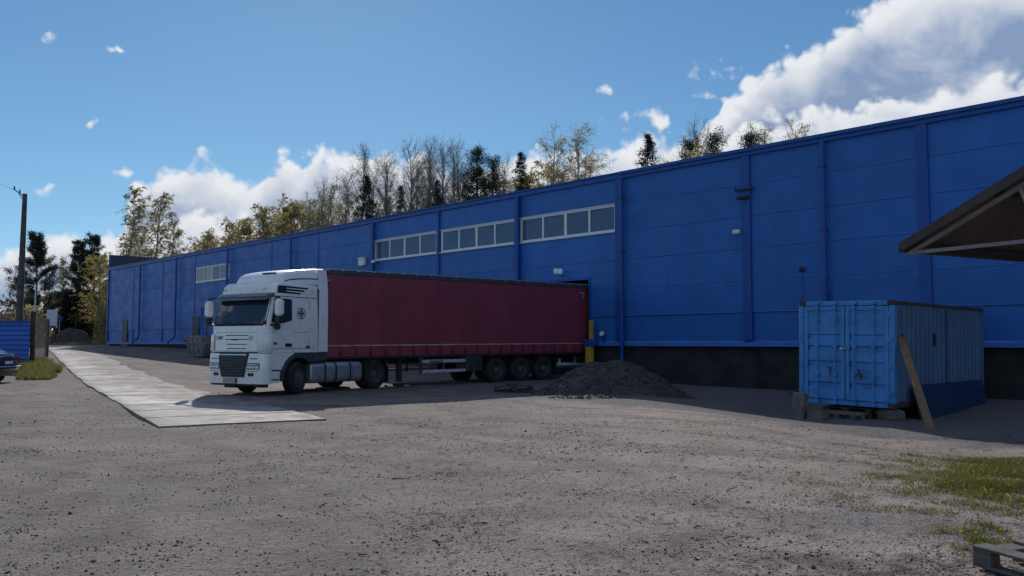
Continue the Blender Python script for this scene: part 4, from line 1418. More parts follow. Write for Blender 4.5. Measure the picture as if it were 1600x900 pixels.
# near side: rotate TD2 by -90 deg -> (0.6848, -0.7288): faces the camera = local -y
LT = 13.58
NY = -1.275
trail.rotation_euler = (0, math.radians(-0.35), math.atan2(TD2.y, TD2.x))
rng = random.Random(3)
for s in (-1, 1):
    rows = []
    nx_ = 90
    for z in [1.06, 1.12, 1.25, 1.35, 1.6, 2.0, 2.5, 3.0, 3.4, 3.7, 3.80]:
        row = []
        for i in range(nx_ + 1):
            x = 0.05 + (LT - 0.1) * i / nx_
            sag = math.sin(math.pi * (z - 1.06) / 2.74)
            y = 1.262 + 0.012 * mnoise.noise(Vector((x * 0.8, z * 0.25, s * 3))) * (0.3 + sag) + 0.008 * math.sin(x * 2 * math.pi / 0.6) * (0.4 + 0.6 * (z < 2.0))
            row.append((x, s * y, z))
        rows.append(row)
    cu_ = MB().grid(rows, flip=(s > 0)).build('curtain', M_CURTAIN, trail, 'all')
    # hem with pale reflective band and tension straps
    MB().box(0.05, LT - 0.05, min(s * 1.276, s * 1.284), max(s * 1.276, s * 1.284), 1.405, 1.445).build('reflective_band', M_STRIPE, cu_)
    for i in range(22):
        x = 0.35 + i * 0.605
        MB().box(x - 0.025, x + 0.025, min(s * 1.268, s * 1.286), max(s * 1.268, s * 1.286), 1.02, 1.40).box(x - 0.05, x + 0.05, min(s * 1.27, s * 1.30), max(s * 1.27, s * 1.30), 1.10, 1.20).build('tension_strap', M_CURTAIND, cu_)
    MB().box(0.02, LT - 0.02, min(s * 1.2, s * 1.25), max(s * 1.2, s * 1.25), 0.98, 1.10).build('side_rave', M_CHASSIS, trail)
    rl = MB().box(0.0, LT, min(s * 1.20, s * 1.29), max(s * 1.20, s * 1.29), 3.80, 3.955, bev=0.012).build('top_rail', M_GREYP, trail)
    MB().box(0.0, LT, min(s * 1.1, s * 1.295), max(s * 1.1, s * 1.295), 3.957, 3.985).build('rail_cap', M_RAIL, rl)
    for i in range(22):
        x = 0.4 + i * 0.62
        MB().box(x - 0.06, x + 0.06, min(s * 1.29, s * 1.30), max(s * 1.29, s * 1.30), 3.93, 3.99).build('roller', M_ALU, rl)
    # corner reflective marks
    for xa in (0.35, LT - 0.65):
        MB().box(xa - 0.12, xa + 0.16, min(s * 1.279, s * 1.287), max(s * 1.279, s * 1.287), 3.58, 3.62).build('corner_mark', M_STRIPE, cu_)
        xb = xa - 0.12 if xa < 1 else xa + 0.13
        MB().box(xb, xb + 0.03, min(s * 1.279, s * 1.287), max(s * 1.279, s * 1.287), 3.38, 3.578).build('corner_mark', M_STRIPE, cu_)
    # corner posts
    MB().box(-0.03, 0.06, min(s * 1.15, s * 1.275), max(s * 1.15, s * 1.275), 1.0, 3.95).build('corner_post', M_CURTAIND, trail)
    MB().box(LT - 0.08, LT + 0.02, min(s * 1.15, s * 1.292), max(s * 1.15, s * 1.292), 1.0, 3.99).build('corner_post', M_GREYP, trail)
MB().box(-0.05, -0.004, -1.26, 1.26, 1.0, 3.98).build('front_wall', M_RAIL, trail)
MB().box(LT + 0.022, LT + 0.07, -1.26, 1.26, 1.0, 3.98).build('rear_door', M_RAIL, trail)
MB().box(0.0, LT, -1.09, 1.09, 3.965, 3.99).build('roof', M_ROOFT, trail)
MB().box(0.05, LT, -1.19, 1.19, 1.04, 1.15).build('floor', M_CHASSIS, trail)
mb = MB()
for s in (1, -1):
    mb.prism([(1.0, 1.035), (2.6, 1.035), (3.4, 0.75), (LT - 0.4, 0.75), (LT - 0.4, 1.035)], s * 0.5 - 0.04, s * 0.5 + 0.04)
for x in (3.6, 5.0, 6.3, 7.3, 11.5, 13.0):
    mb.box(x - 0.05, x + 0.05, -1.15, 1.15, 0.92, 1.035)
mb.build('chassis_frame', M_CHASSIS, trail)
for s in (-1, 1):
    lg = MB().box(3.50, 3.66, s * 0.92 - 0.08, s * 0.92 + 0.08, 0.12, 1.0).box(3.42, 3.74, s * 0.92 - 0.14, s * 0.92 + 0.14, -0.04, 0.06).bar((3.58, s * 0.9, 0.75), (4.3, s * 0.5, 0.85), 0.06)
    lg.build('landing_leg', M_CHASSIS, trail)
    y0, y1 = (s * 1.20 - 0.02, s * 1.20 + 0.02)
    g1 = MB().box(4.42, 6.45, y0, y1, 0.76, 0.88, bev=0.008).build('side_guard', M_PRAIL, trail)
    MB().box(4.42, 6.45, y0, y1, 0.40, 0.51, bev=0.008).build('lower_rail', M_PRAIL, g1)
    MB().box(4.30, 4.42, s * 1.17 - 0.03, s * 1.17 + 0.03, 0.38, 0.98).build('guard_post', M_GREYP, g1)
    MB().box(5.4, 5.48, s * 1.15 - 0.02, s * 1.15 + 0.02, 0.38, 0.98).build('guard_post', M_GREYP, g1)
    MB().box(4.72, 5.35, min(s * 1.221, s * 1.226), max(s * 1.221, s * 1.226), 0.775, 0.845).build('name_strip', M_RED, g1)
    bx = MB().box(6.5, 7.30, s * 0.9 - 0.33, s * 0.9 + 0.33, 0.42, 0.98, bev=0.02).build('tool_box', M_GREYP, trail)
    MB().box(6.6, 7.2, min(s * 1.231, s * 1.24), max(s * 1.231, s * 1.24), 0.5, 0.9).build('box_lid', M_CHASSIS, bx)
    for x in (8.10, 9.41, 10.72):
        wheel(trail, x, s * 1.02, 0.40, 0.51, 0.385, s)
        po = [(x + 0.60 * math.cos(math.radians(a)), 0.41 + 0.60 * math.sin(math.radians(a))) for a in range(35, 146, 11)]
        pi_ = [(x + 0.575 * math.cos(math.radians(a)), 0.41 + 0.575 * math.sin(math.radians(a))) for a in range(35, 146, 11)][::-1]
        MB().prism(po + pi_, s * 0.8, s * 1.23).build('mudguard', M_BLACKP, trail)
    MB().box(11.4, 13.1, s * 1.19 - 0.02, s * 1.19 + 0.02, 0.40, 0.50).build('rear_rail', M_GREYP, trail)
MB().box(LT - 0.25, LT - 0.1, -1.15, 1.15, 0.42, 0.56).box(LT - 0.22, LT - 0.12, -0.5, -0.4, 0.56, 1.0).box(LT - 0.22, LT - 0.12, 0.4, 0.5, 0.56, 1.0).build('rear_bumper', M_ALU, trail)
for s in (-1, 1):
    MB().box(LT - 0.24, LT + 0.0, s * 0.85 - 0.25, s * 0.85 + 0.25, 0.75, 0.9, bev=0.02).build('tail_lamp', M_TAIL, trail)
for s in (-1, 1):
    MB().box(11.42, 11.46, s * 0.975 - 0.225, s * 0.975 + 0.225, 0.12, 0.9).build('mudflap', M_SEAM, trail)


# ------------------------------------------------------------------ shipping container (x to the right along its door end, y back, z up)
CK = Vector((9.07, 20.3, 0))
CL = CK + WD * 2.44
cont = empty('shipping_container', (CL.x, CL.y, 0.07), WROT, 'weathered light blue shipping container with closed double doors facing the yard', 'container')
cont.rotation_euler = (math.radians(-0.3), math.radians(1.1), WROT)
CW, CLN, CH = 2.44, 6.06, 2.59
for x in (0.0, CW - 0.13):
    MB().box(x, x + 0.13, 0.0, 0.16, 0.121, CH - 0.121, bev=0.008).build('corner_post', M_CONT, cont)
    MB().box(x, x + 0.13, CLN - 0.13, CLN, 0.121, CH - 0.121, bev=0.008).build('corner_post', M_CONTS, cont)
MB().box(0.132, CW - 0.132, 0.02, 0.12, CH - 0.125, CH - 0.005, bev=0.008).build('door_header', M_CONT, cont)
MB().box(0.132, CW - 0.132, 0.02, 0.14, 0.0, 0.12, bev=0.008).build('door_sill', M_CONT, cont)
for x in (0.03, CW - 0.10):
    MB().box(x, x + 0.07, 0.181, CLN - 0.181, CH - 0.09, CH - 0.01, bev=0.006).build('top_rail', M_RUST, cont)
    MB().box(x, x + 0.07, 0.181, CLN - 0.181, 0.01, 0.15, bev=0.006).build('bottom_rail', M_RUST, cont)
MB().box(0.181, CW - 0.181, CLN - 0.1, CLN - 0.02, CH - 0.09, CH - 0.01).build('top_rail', M_RUST, cont)
for x in (-0.004, CW - 0.174):
    for y in (-0.004, CLN - 0.174):
        for z in (-0.004, CH - 0.116):
            MB().box(x, x + 0.178, y, y + 0.178, z, z + 0.12, bev=0.012).build('corner_casting', M_RUST, cont)


def corrug(n0, n1, z0, z1, y0, depth, pitch=0.278):
    """trapezoid corrugation profile along x from n0 to n1, as rows at z0 and z1"""
    xs, x = [], n0
    while x < n1 - 1e-6:
        for f, d in ((0.0, 0), (0.26, 0), (0.50, 1), (0.76, 1)):
            xx = x + f * pitch
            if xx < n1:
                xs.append((xx, d))
        x += pitch
    xs.append((n1, 0))
    return xs


xs = corrug(0.18, CLN - 0.13, 0, 0, 0, 0.036)
zr = [0.14, 0.75, 1.4, 2.0, CH - 0.08]
rng = random.Random(12)
for side in (0, 1):
    rows = []
    for z in zr:
        row = []
        for xx, d in xs:
            bul = 0.012 * mnoise.noise(Vector((xx * 0.9, z * 0.9, side * 7)))
            px = (0.045 + 0.036 * d + bul) if side == 0 else (CW - 0.045 - 0.036 * d + bul)
            row.append((px, xx, z))
        rows.append(row)
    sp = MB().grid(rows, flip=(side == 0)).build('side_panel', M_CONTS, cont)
    if side == 1:
        MB().box(CW - 0.075, CW - 0.030, 0.52, 0.57, 1.55, 1.80).build('rust_gash', M_SEAM, sp)
        MB().box(CW - 0.075, CW - 0.032, 2.55, 2.61, 1.50, 1.82).build('rust_gash', M_SEAM, sp)
        MB().box(CW - 0.06, CW - 0.022, 3.40, 3.46, 0.2, CH - 0.1).build('weld_strip', M_CONTS, sp)
rows = []
for y in (CLN - 0.05, ):
    pass
xs2 = corrug(0.14, CW - 0.14, 0, 0, 0, 0.036)
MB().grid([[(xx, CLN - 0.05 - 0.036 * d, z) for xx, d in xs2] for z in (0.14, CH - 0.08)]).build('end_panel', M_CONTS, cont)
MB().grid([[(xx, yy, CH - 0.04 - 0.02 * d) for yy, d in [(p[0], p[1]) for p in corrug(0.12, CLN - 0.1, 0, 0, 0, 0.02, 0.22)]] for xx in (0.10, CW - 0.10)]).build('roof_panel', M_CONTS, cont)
MB().box(0.1, CW - 0.1, 0.16, CLN - 0.1, 0.10, 0.16).build('floor', M_WOODD, cont)
# two doors: pressed panel rows, frame, lock bars, hinges, handles
for k in (0, 1):
    xa, xb = (0.140, CW / 2 - 0.008) if k == 0 else (CW / 2 + 0.008, CW - 0.140)
    d = MB()
    d.box(xa, xa + 0.10, 0.0, 0.05, 0.135, CH - 0.14, bev=0.006)
    d.box(xb - 0.10, xb, 0.0, 0.05, 0.135, CH - 0.14, bev=0.006)
    d.box(xa + 0.101, xb - 0.101, 0.0, 0.05, 0.135, 0.235, bev=0.006)
    d.box(xa + 0.101, xb - 0.101, 0.0, 0.05, CH - 0.24, CH - 0.14, bev=0.006)
    door = d.build('door', M_CONT, cont)
    # pressed panel: horizontal corrugation rows, each with raised flat
    rows = []
    za, zb = 0.234, CH - 0.239
    prof = [(za, 0.034)]
    for zc in (0.42, 0.95, 1.33, 1.62):
        prof += [(zc, 0.034), (zc + 0.025, 0.075), (zc + 0.115, 0.075), (zc + 0.14, 0.034)]
    prof.append((zb, 0.034))
    for z, y in prof:
        rows.append([(xa + 0.1, y, z), ((xa + xb) / 2, y + 0.004 * rng.uniform(-1, 1), z), (xb - 0.1, y, z)])
    MB().grid(rows).build('door_panel', M_CONT, door)
    MB().box(xa - 0.006, xa + 0.006, -0.006, 0.02, 0.135, CH - 0.14).build('gasket', M_SEAM, door)
    for fx in (0.34, 0.78):
        x = xa + (xb - xa) * (fx if k == 0 else 1 - fx + 0.0)
        lb = MB().tube([(x, -0.045, 0.03), (x, -0.045, CH - 0.03)], 0.021, 8).build('lock_bar', M_CONT, door, 60)
        for z in (0.16, 0.75, 1.45, 2.1, CH - 0.17):
            MB().box(x - 0.05, x + 0.05, -0.072, 0.0, z - 0.035, z + 0.035, bev=0.008).build('bar_bracket', M_CONT, lb)
        for z in (0.05, CH - 0.06):
            MB().box(x - 0.06, x + 0.06, -0.07, 0.02, z - 0.04, z + 0.04, bev=0.008).build('cam_keeper', M_CONT, lb)
        if k == 0 and fx > 0.5:
            MB().bar((x - 0.10, -0.07, 0.92), (x - 0.10, -0.07, 0.74), 0.03).bar((x - 0.20, -0.07, 0.93), (x - 0.08, -0.07, 0.925), 0.025).build('lock_handle', M_RUST, lb)
        elif k == 0:
            MB().bar((x, -0.07, 0.60), (x + 0.36, -0.07, 0.59), 0.03).build('lock_handle', M_CONT, lb)
        elif fx > 0.5:
            MB().bar((x, -0.07, 0.86), (x + 0.34, -0.07, 0.84), 0.028).build('lock_handle', M_CONT, lb)
            MB().bar((x + 0.13, -0.075, 0.90), (x + 0.20, -0.075, 0.66), 0.045).build('hasp', M_RUST, lb)
        else:
            MB().bar((x, -0.07, 0.62), (x - 0.30, -0.07, 0.60), 0.026).build('lock_handle', M_CONT, lb)
    for z in (0.35, 1.0, 1.65, 2.25):
        hx = xa - 0.05 if k == 0 else xb + 0.05
        MB().box(hx - 0.07, hx + 0.07, -0.018, 0.0, z - 0.055, z + 0.055, bev=0.006).tube([(hx, -0.03, z - 0.07), (hx, -0.03, z + 0.07)], 0.02, 8).build('hinge', M_CONT, door)
MB().box(CW / 2 - 0.11, CW / 2 - 0.06, -0.06, -0.002, 1.37, 1.43, bev=0.01).box(CW / 2 - 0.055, CW / 2 + 0.05, -0.05, -0.002, 1.39, 1.42, bev=0.008).build('padlock', M_CHROME, cont)


def gz(x, y):
    return ground_z(x, y)


def ckp(x, y, z=0):
    """container footprint coordinates to world (x right along the doors, y back)"""
    p = CL - WD * x + WN * y
    return Vector((p.x, p.y, z))


# timber and blocks that carry the container
def lump(name, loc, sx, sy, sz, seed, m, label, cat, rz=0.0, rough=0.12, sub=3):
    bm = bmesh.new()
    bmesh.ops.create_icosphere(bm, subdivisions=sub, radius=1)
    for v in bm.verts:
        n = mnoise.noise(v.co * 1.6 + Vector((seed, 0, 0))) + 0.5 * mnoise.noise(v.co * 4 + Vector((0, seed, 0)))
        c = v.co
        mx = max(abs(c.x), abs(c.y), abs(c.z))
        q = c / mx * 0.55 + c * 0.45
        v.co = Vector((q.x * sx, q.y * sy, q.z * sz)) * (1 + rough * n)
    P = [v.co.copy() for v in bm.verts]
    Fs = [tuple(v.index for v in f.verts) for f in bm.faces]
    bm.free()
    o = mesh_obj(name, P, Fs, m, None, 40)
    o.location = loc
    o.rotation_euler.z = rz
    return tag(o, label, cat)


p = at(1247, 654, 20.9)
o = empty('timber_block', (p.x, p.y, gz(p.x, p.y) - 0.03), WROT, 'upright grey timber block leaning under the left front corner of the container', 'timber')
o.rotation_euler = (math.radians(-6), math.radians(5), WROT)
MB().box(-0.15, 0.15, -0.12, 0.12, 0, 0.66, bev=0.015).build('block_body', M_WOODG, o)
MB().box(0.18, 0.62, 0.0, 0.4, -0.02, 0.30, bev=0.03).build('support_slab', M_CONC, o)
lump('concrete_block', ckp(2.2, 0.32, -0.16), 0.26, 0.30, 0.17, 3, M_CONC, 'rough concrete block under the right front corner of the container', 'block', 0.3)
MB().box(0.12, 0.62, 5.45, 5.95, -0.36, -0.006, bev=0.04).build('support_block', M_CONC, cont)
MB().box(1.85, 2.35, 5.45, 5.95, -0.36, -0.006, bev=0.04).build('support_block', M_CONC, cont)


# pallets: local x along the deck boards
def pallet(loc, rz, label, m, lx=1.2, ly=0.8, seed=1, tilt=(0, 0), missing=(), group=None):
    rg = random.Random(seed)
    o = empty('wooden_pallet', loc, rz, label, 'pallet', 'wooden pallets lying about the yard')
    o.rotation_euler = (tilt[0], tilt[1], rz)
    ws_ = [0.145, 0.10, 0.145, 0.10, 0.145]
    gap = (ly - sum(ws_)) / 4
    y = 0
    for i, w in enumerate(ws_):
        if i not in missing:
            j = rg.uniform(-0.012, 0.012)
            MB().box(j, lx + j, y, y + w, 0.122, 0.144, bev=0.004).build('deck_board', m, o)
        y += w + gap
    for x in (0.0, lx / 2 - 0.0725, lx - 0.145):
        MB().box(x, x + 0.145, 0.005, ly - 0.005, 0.100, 0.1215, bev=0.003).build('cross_board', m, o)
        for yb, wb in ((0.0, 0.1), (ly / 2 - 0.07, 0.145), (ly - 0.1, 0.1)):
            MB().box(x + 0.002, x + 0.143, yb, yb + wb, 0.022, 0.0995, bev=0.004).build('block', m, o)
    for yb, wb in ((0.0, 0.1), (ly / 2 - 0.07, 0.145), (ly - 0.1, 0.1)):
        MB().box(0, lx, yb, yb + wb, 0.0, 0.0215, bev=0.003).build('bottom_board', m, o)
    return o


q = ckp(0.62, 0.02)
pallet((q.x, q.y, gz(q.x, q.y) + 0.115), WROT + 0.06, 'grey wooden pallet pushed under the container doors, on top of another', M_WOODD, 1.2, 0.8, 5)
q = ckp(0.70, -0.42)
pallet((q.x, q.y, gz(q.x, q.y) + 0.01), WROT - 0.10, 'broken grey wooden pallet lying flat in front of the container doors', M_WOODG, 1.0, 0.8, 6, (0.03, 0.02), (1,))
q = at(778, 616, 27.4)
pallet((q.x - 0.1, q.y, gz(q.x, q.y) + 0.02), 0.05, 'dark wooden pallet lying on the gravel beside the trailer wheels', M_WOODD, 1.25, 0.8, 8, (0.02, -0.03))
q = at(800, 606, 27.6)
lump('rubble_lump', (q.x + 0.0, q.y + 0.25, gz(q.x, q.y) + 0.24), 0.2, 0.16, 0.09, 21, M_WOODD, 'small dark lump of scrap lying on the pallet by the trailer', 'scrap')
# pallet in the lower right corner
ax = math.atan2(-0.92, 0.38)
o = pallet((3.27, 6.16, 0.02), ax, 'grey weathered pallet with gaps between its boards at the near right edge of the yard', M_WOODG, 1.2, 0.95, 11, (0.0, 0.015), (1,))

# plank and dark sheet leaning against the container
b0 = Vector((9.08, 18.6, gz(9.08, 18.6) - 0.02))
b1 = ckp(CW + 0.05, 0.33, 1.72)
pk = empty('wooden_plank', b0, 0, 'long brown timber plank leaning against the right front edge of the container', 'plank')
v = b1 - b0
MB().bar((0, 0, 0), v, 0.165, 0.055, up=(-0.45, -0.89, 0)).build('plank_board', M_WOOD, pk)
sh = empty('metal_sheet', ckp(CW, 0.9, 0), WROT, 'dark blue metal sheet leaning along the foot of the container side', 'sheet metal')
rows = []
for z, off in ((-0.30, 0.20), (-0.05, 0.16), (0.25, 0.11), (0.55, 0.06)):
    rows.append([(off + 0.006 * (k % 2), 4.75 * k / 22, z + 0.0 * k) for k in range(23)])
MB().grid(rows).build('sheet_panel', M_SHEETB, sh)
MB().grid([[(x + 0.03, y, z) for x, y, z in r] for r in rows], flip=True).build('sheet_back', M_SHEETB, sh)
MB().bar((0.15, -0.12, 0.46), (0.40, -0.18, -0.28), 0.05).build('lath', M_WOOD, sh)

# ------------------------------------------------------------------ rubble heaps
def heap(name, c, rx, ry, h, seed, m_soil, label, cat, stones=(), n=46, skew=0.0, m_stone=None, smin=0.02, smax=0.08, grassy=None):
    root = empty(name, (c[0], c[1], 0), 0, label, cat)

    def hz(x, y):
        e = math.hypot(x / rx, y / ry)
        e *= 1 + 0.16 * mnoise.noise(Vector((x * 0.7 + seed, y * 0.7, 2)))
        k = max(0.0, 1 - e)
        z = h * max(0.0, 1 - e * e) ** 1.2 * (1 + 0.10 * mnoise.noise(Vector((x * 2 + seed, y * 2, 0)))) if k > 0 else 0
        if k > 0:
            z += min(1, k * 5) * (0.05 * mnoise.noise(Vector((x * 5, y * 5, seed))) + 0.025 * mnoise.noise(Vector((x * 13, y * 13, seed)))) * min(1.0, h)
        return z if e < 1 else -0.06

    V, Fc = [], []
    for j in range(n + 1):
        for i in range(n + 1):
            x = rx * 1.12 * (2 * i / n - 1)
            y = ry * 1.12 * (2 * j / n - 1)
            V.append((x, y, gz(c[0] + x, c[1] + y) + hz(x, y)))
    for j in range(n):
        for i in range(n):
            a = j * (n + 1) + i
            Fc.append((a, a + 1, a + n + 2, a + n + 1))
    mesh_obj('heap_body', V, Fc, m_soil, root, 'all')
    rg = random.Random(seed)
    if stones:
        mb = MB()
        for k in range(stones):
            a = rg.uniform(0, 2 * math.pi)
            r = rg.random() ** 0.5 * 1.10
            x, y = rx * r * math.cos(a), ry * r * math.sin(a)
            z = gz(c[0] + x, c[1] + y) + max(0, hz(x, y))
            s = smin + (smax - smin) * rg.random() ** 3
            add_stone(mb, x, y, z + s * 0.3, s, rg)
        tag(mb.build('heap_stones', m_stone, root), kind='stuff')
    return root, hz


def add_stone(mb, x, y, z, s, rg):
    d = [(1, 0, 0), (-1, 0, 0), (0, 1, 0), (0, -1, 0), (0, 0, 1), (0, 0, -1)]
    R = Matrix.Rotation(rg.uniform(0, 6.28), 3, 'Z') @ Matrix.Rotation(rg.uniform(-0.6, 0.6), 3, 'X')
    fl = rg.uniform(0.45, 0.8)
    P = []
    for v in d:
        q = R @ (Vector(v) * s * rg.uniform(0.65, 1.25))
        P.append((x + q.x, y + q.y, z + q.z * fl))
    mb.add(P, [(0, 2, 4), (2, 1, 4), (1, 3, 4), (3, 0, 4), (2, 0, 5), (1, 2, 5), (3, 1, 5), (0, 3, 5)])


M_RUB = mat('dark crushed stone', (0.052, 0.050, 0.052), 0.95, var=0.35, vscale=3, bump=0.8, bscale=18, dirt=(0.10, 0.09, 0.085), dirt_amt=0.5)
M_RUBS = mat('mixed grey stones', (0.062, 0.060, 0.060), 0.9, var=0.4, vscale=6, island=0.5)
M_SOIL = mat('dark soil', (0.05, 0.042, 0.036), 0.95, var=0.4, vscale=2, bump=0.7, bscale=8, dirt=(0.09, 0.09, 0.04), dirt_amt=0.6)
q = at(955, 610, 27.3)
heap('rubble_heap', (q.x, q.y), 2.45, 1.9, 0.98, 31, M_RUB, 'heap of dark crushed stone between the trailer rear and the container', 'rubble heap', 6000, 70, m_stone=M_RUBS, smin=0.010, smax=0.055)
q = wp(-13.2, -0.7, 0)
heap('debris_heap', (q.x, q.y), 1.5, 0.55, 0.34, 41, M_RUB, 'low strip of rubble against the black plinth left of the container', 'debris', 260, 30, m_stone=M_RUBS, smin=0.03, smax=0.14)
q = at(905, 622, 24.6)
heap('gravel_spill', (q.x + 0.3, q.y), 1.1, 0.6, 0.08, 43, M_RUB, 'flat dark spill of crushed stone at the left foot of the big heap', 'gravel spill', 500, 30, m_stone=M_RUBS, smin=0.012, smax=0.06)

# ------------------------------------------------------------------ open shed at the right edge: only its near eave corner is in view
ST = Vector((5.98, 12.80, 3.0))
SE = Vector((0.872, 0.489, 0))               # along the eave, away
SG = Vector((0.489, -0.872, 0))              # along the gable, towards the camera side
shed = empty('open_shed', (ST.x, ST.y, 0), math.atan2(SG.y, SG.x), 'open-sided shed roof of brown sheeting on a welded truss at the right edge', 'shed')
# local x = SG (across the span), local y = SE (along the eave)
SP, LEN, RISE = 4.0, 6.5, 1.78
for k in (0, 1):
    # corrugated roof sheets, 0.9 m wide each
    for j in range(7):
        y0 = j * 0.93 - 0.12
        rows = []
        for t in (-0.012, 0.5, 1.0):
            row = []
            for i in range(17):
                yy = y0 + 0.95 * i / 16
                c = 0.014 * math.sin(i * math.pi / 2) + 0.004 * (j % 2)
                xx = SP * t if k == 0 else 2 * SP - SP * t
                row.append((xx, yy, 3.075 + RISE * t + c))
            rows.append(row)
        MB().grid(rows, flip=(k == 1)).build('roof_sheet', M_SHEDR, shed)
mb = MB()
for t in (0.02, 0.34, 0.67, 0.98):
    mbp = MB().box(SP * t - 0.025, SP * t + 0.025, -0.1, LEN, 2.995 + RISE * t, 3.048 + RISE * t)
    mbp.build('purlin', M_WOODD, shed)
    MB().box(2 * SP - SP * t - 0.025, 2 * SP - SP * t + 0.025, -0.1, LEN, 2.995 + RISE * t, 3.048 + RISE * t).build('purlin', M_WOODD, shed)
MB().bar((-0.02, -0.14, 3.03), (SP, -0.14, 3.03 + RISE), 0.03, 0.13, up=(0, 0, 1)).build('verge_board', M_SHEDR, shed)
MB().bar((2 * SP + 0.02, -0.14, 3.03), (SP, -0.14, 3.03 + RISE), 0.03, 0.13, up=(0, 0, 1)).build('verge_board', M_SHEDR, shed)
MB().box(-0.075, -0.05, -0.12, LEN, 2.96, 3.06).build('eave_board', M_SHEDR, shed)
for y in (0.0, 3.1, 6.2):
    tr = MB().bar((0.02, y, 2.93), (SP, y, 2.93 + RISE), 0.055).bar((2 * SP - 0.02, y, 2.93), (SP, y, 2.93 + RISE), 0.055).build('truss', M_TRUSS, shed)
    MB().bar((0.1, y, 2.945), (2 * SP - 0.1, y, 2.945), 0.05).build('tie_bar', M_TRUSS, tr)
    for xa, xb in ((1.72, 1.95), (2.0, 3.2), (4.0, 4.0), (6.0, 4.8), (6.28, 6.05)):
        za = 2.97
        zb = 2.90 + RISE * (xb / SP if xb <= SP else 2 - xb / SP)
        if xa == 1.72:
            MB().bar((1.95, y, za), (1.72, y, 2.90 + RISE * 1.72 / SP), 0.045).build('strut', M_TRUSS, tr)
        elif xa == 6.28:
            MB().bar((6.05, y, za), (6.28, y, 2.90 + RISE * (2 - 6.28 / SP)), 0.045).build('strut', M_TRUSS, tr)
        else:
            MB().bar((xa, y, za), (xb, y, zb), 0.045).build('strut', M_TRUSS, tr)
for x, y in ((2.6, 0.0), (7.6, 0.0), (0.4, 6.2), (7.6, 6.2)):
    MB().box(x - 0.06, x + 0.06, y - 0.06, y + 0.06, -0.4, 2.918).build('post', M_TRUSS, shed)

# ------------------------------------------------------------------ left side: fence, gate, car, pole, signs, skip
FA = at(47, 560, 44.0)
fz = gz(FA.x, FA.y)
fdir = Vector((-1, 0.10, 0)).normalized()
fence = empty('sheet_fence', (FA.x, FA.y, fz), math.atan2(fdir.y, fdir.x), 'blue ribbed sheet-metal fence behind the black car', 'fence')
for k in range(4):
    x0 = 0.05 + k * 2.5
    rows = []
    for z in [0.10 + 0.0625 * i for i in range(33)]:
        i = round((z - 0.10) / 0.0625)
        off = (0, 0.03, 0.03, 0)[i % 4]
        rows.append([(x0, off, z + 0.3), (x0 + 2.44, off, z + 0.3)])
    fp = MB().grid(rows).build('fence_panel', M_BLUE if False else mat('bright blue fence sheet', (0.022, 0.11, 0.46), 0.5, var=0.12, vscale=1.5), fence)
    MB().box(x0 + 2.45, x0 + 2.53, -0.09, -0.01, -0.3, 2.5).build('fence_post', M_BLUED, fence)
MB().box(0.0, 10, -0.01, 0.04, -0.2, 0.38).build('fence_base', M_NAVY, fence)
MB().box(0.0, 10, -0.06, 0.05, 2.36, 2.42).build('top_rail', M_BLUED, fence)
G0 = at(50, 570, 44.3)
G1 = at(73, 555, 55.0)
gd = (Vector((G1.x, G1.y, 0)) - Vector((G0.x, G0.y, 0)))
glen = gd.length
gate = empty('steel_gate', (G0.x, G0.y, gz(G0.x, G0.y)), math.atan2(gd.y, gd.x), 'rusty dark steel bar gate standing open beside the grass verge', 'gate')
gh = 2.75
M_GATE = mat('dark rusty gate steel', (0.036, 0.032, 0.035), 0.8, var=0.4, vscale=3, dirt=(0.13, 0.07, 0.05), dirt_amt=0.5)
MB().box(-0.12, 0.12, -0.12, 0.12, -0.4, gh + 0.15).build('gate_post', M_GATE, gate)
MB().box(glen - 0.1, glen + 0.1, -0.1, 0.1, -0.4, gh + 0.05).build('gate_post', M_GATE, gate)
for z in (0.35, 1.3, gh - 0.1):
    MB().box(0.121, glen - 0.101, -0.03, 0.03, z, z + 0.07).build('gate_rail', M_GATE, gate)
nb = 18
for k in range(nb):
    x = 0.25 + (glen - 0.45) * k / (nb - 1)
    MB().box(x - 0.055, x + 0.055, -0.052, -0.032, 0.2, gh + (0.06 if k % 2 else 0.0)).build('gate_bar', M_GATE, gate)

# car at the left edge, rear quarter in view
cg = at(13, 592, 33.0)
car = empty('parked_car', (cg.x, cg.y, gz(cg.x, cg.y)), 0, 'black car parked by the blue fence, only its rear end in view', 'car')
# local: x = to the right (rear), rear bumper at x=0, car extends to -x
prof = [(-4.5, 0.42), (-4.5, 0.75), (-4.35, 0.88), (-3.4, 1.02), (-2.7, 1.45), (-1.6, 1.52), (-0.85, 1.36), (-0.42, 1.17), (-0.10, 1.14), (-0.02, 1.02), (0.0, 0.75), (0.03, 0.66), (0.03, 0.42), (-0.05, 0.28), (-0.35, 0.26), (-4.3, 0.28)]
sec = []
W0 = 0.87
mb = MB()
ny = 10
rows = []
for (x, z) in prof:
    row = []
    for i in range(ny + 1):
        yy = -1 + 2 * i / ny
        hw = W0 - (max(0, z - 0.95) * 0.32)
        pull = 0.16 * abs(yy) ** 3
        xx = x - pull if x > -2 else x + pull
        zz = z - (0.05 * abs(yy) ** 4 if z > 0.9 else 0)
        row.append((xx, yy * hw, zz))
    rows.append(row)
mb.grid(rows)
n_ = ny + 1
for side in (0, ny):
    mb.F.append(tuple(k * n_ + side for k in range(len(prof)))[::(1 if side else -1)])
body = mb.build('car_body', M_CAR, car, 40)
MB().add([(-0.88, y, 1.345 if abs(y) < .6 else 1.33) for y in (-0.55, 0.55)] + [(-0.46, 0.60, 1.20), (-0.46, -0.60, 1.20)], [(0, 1, 2, 3)]).build('rear_window', M_CABGLASS, body)
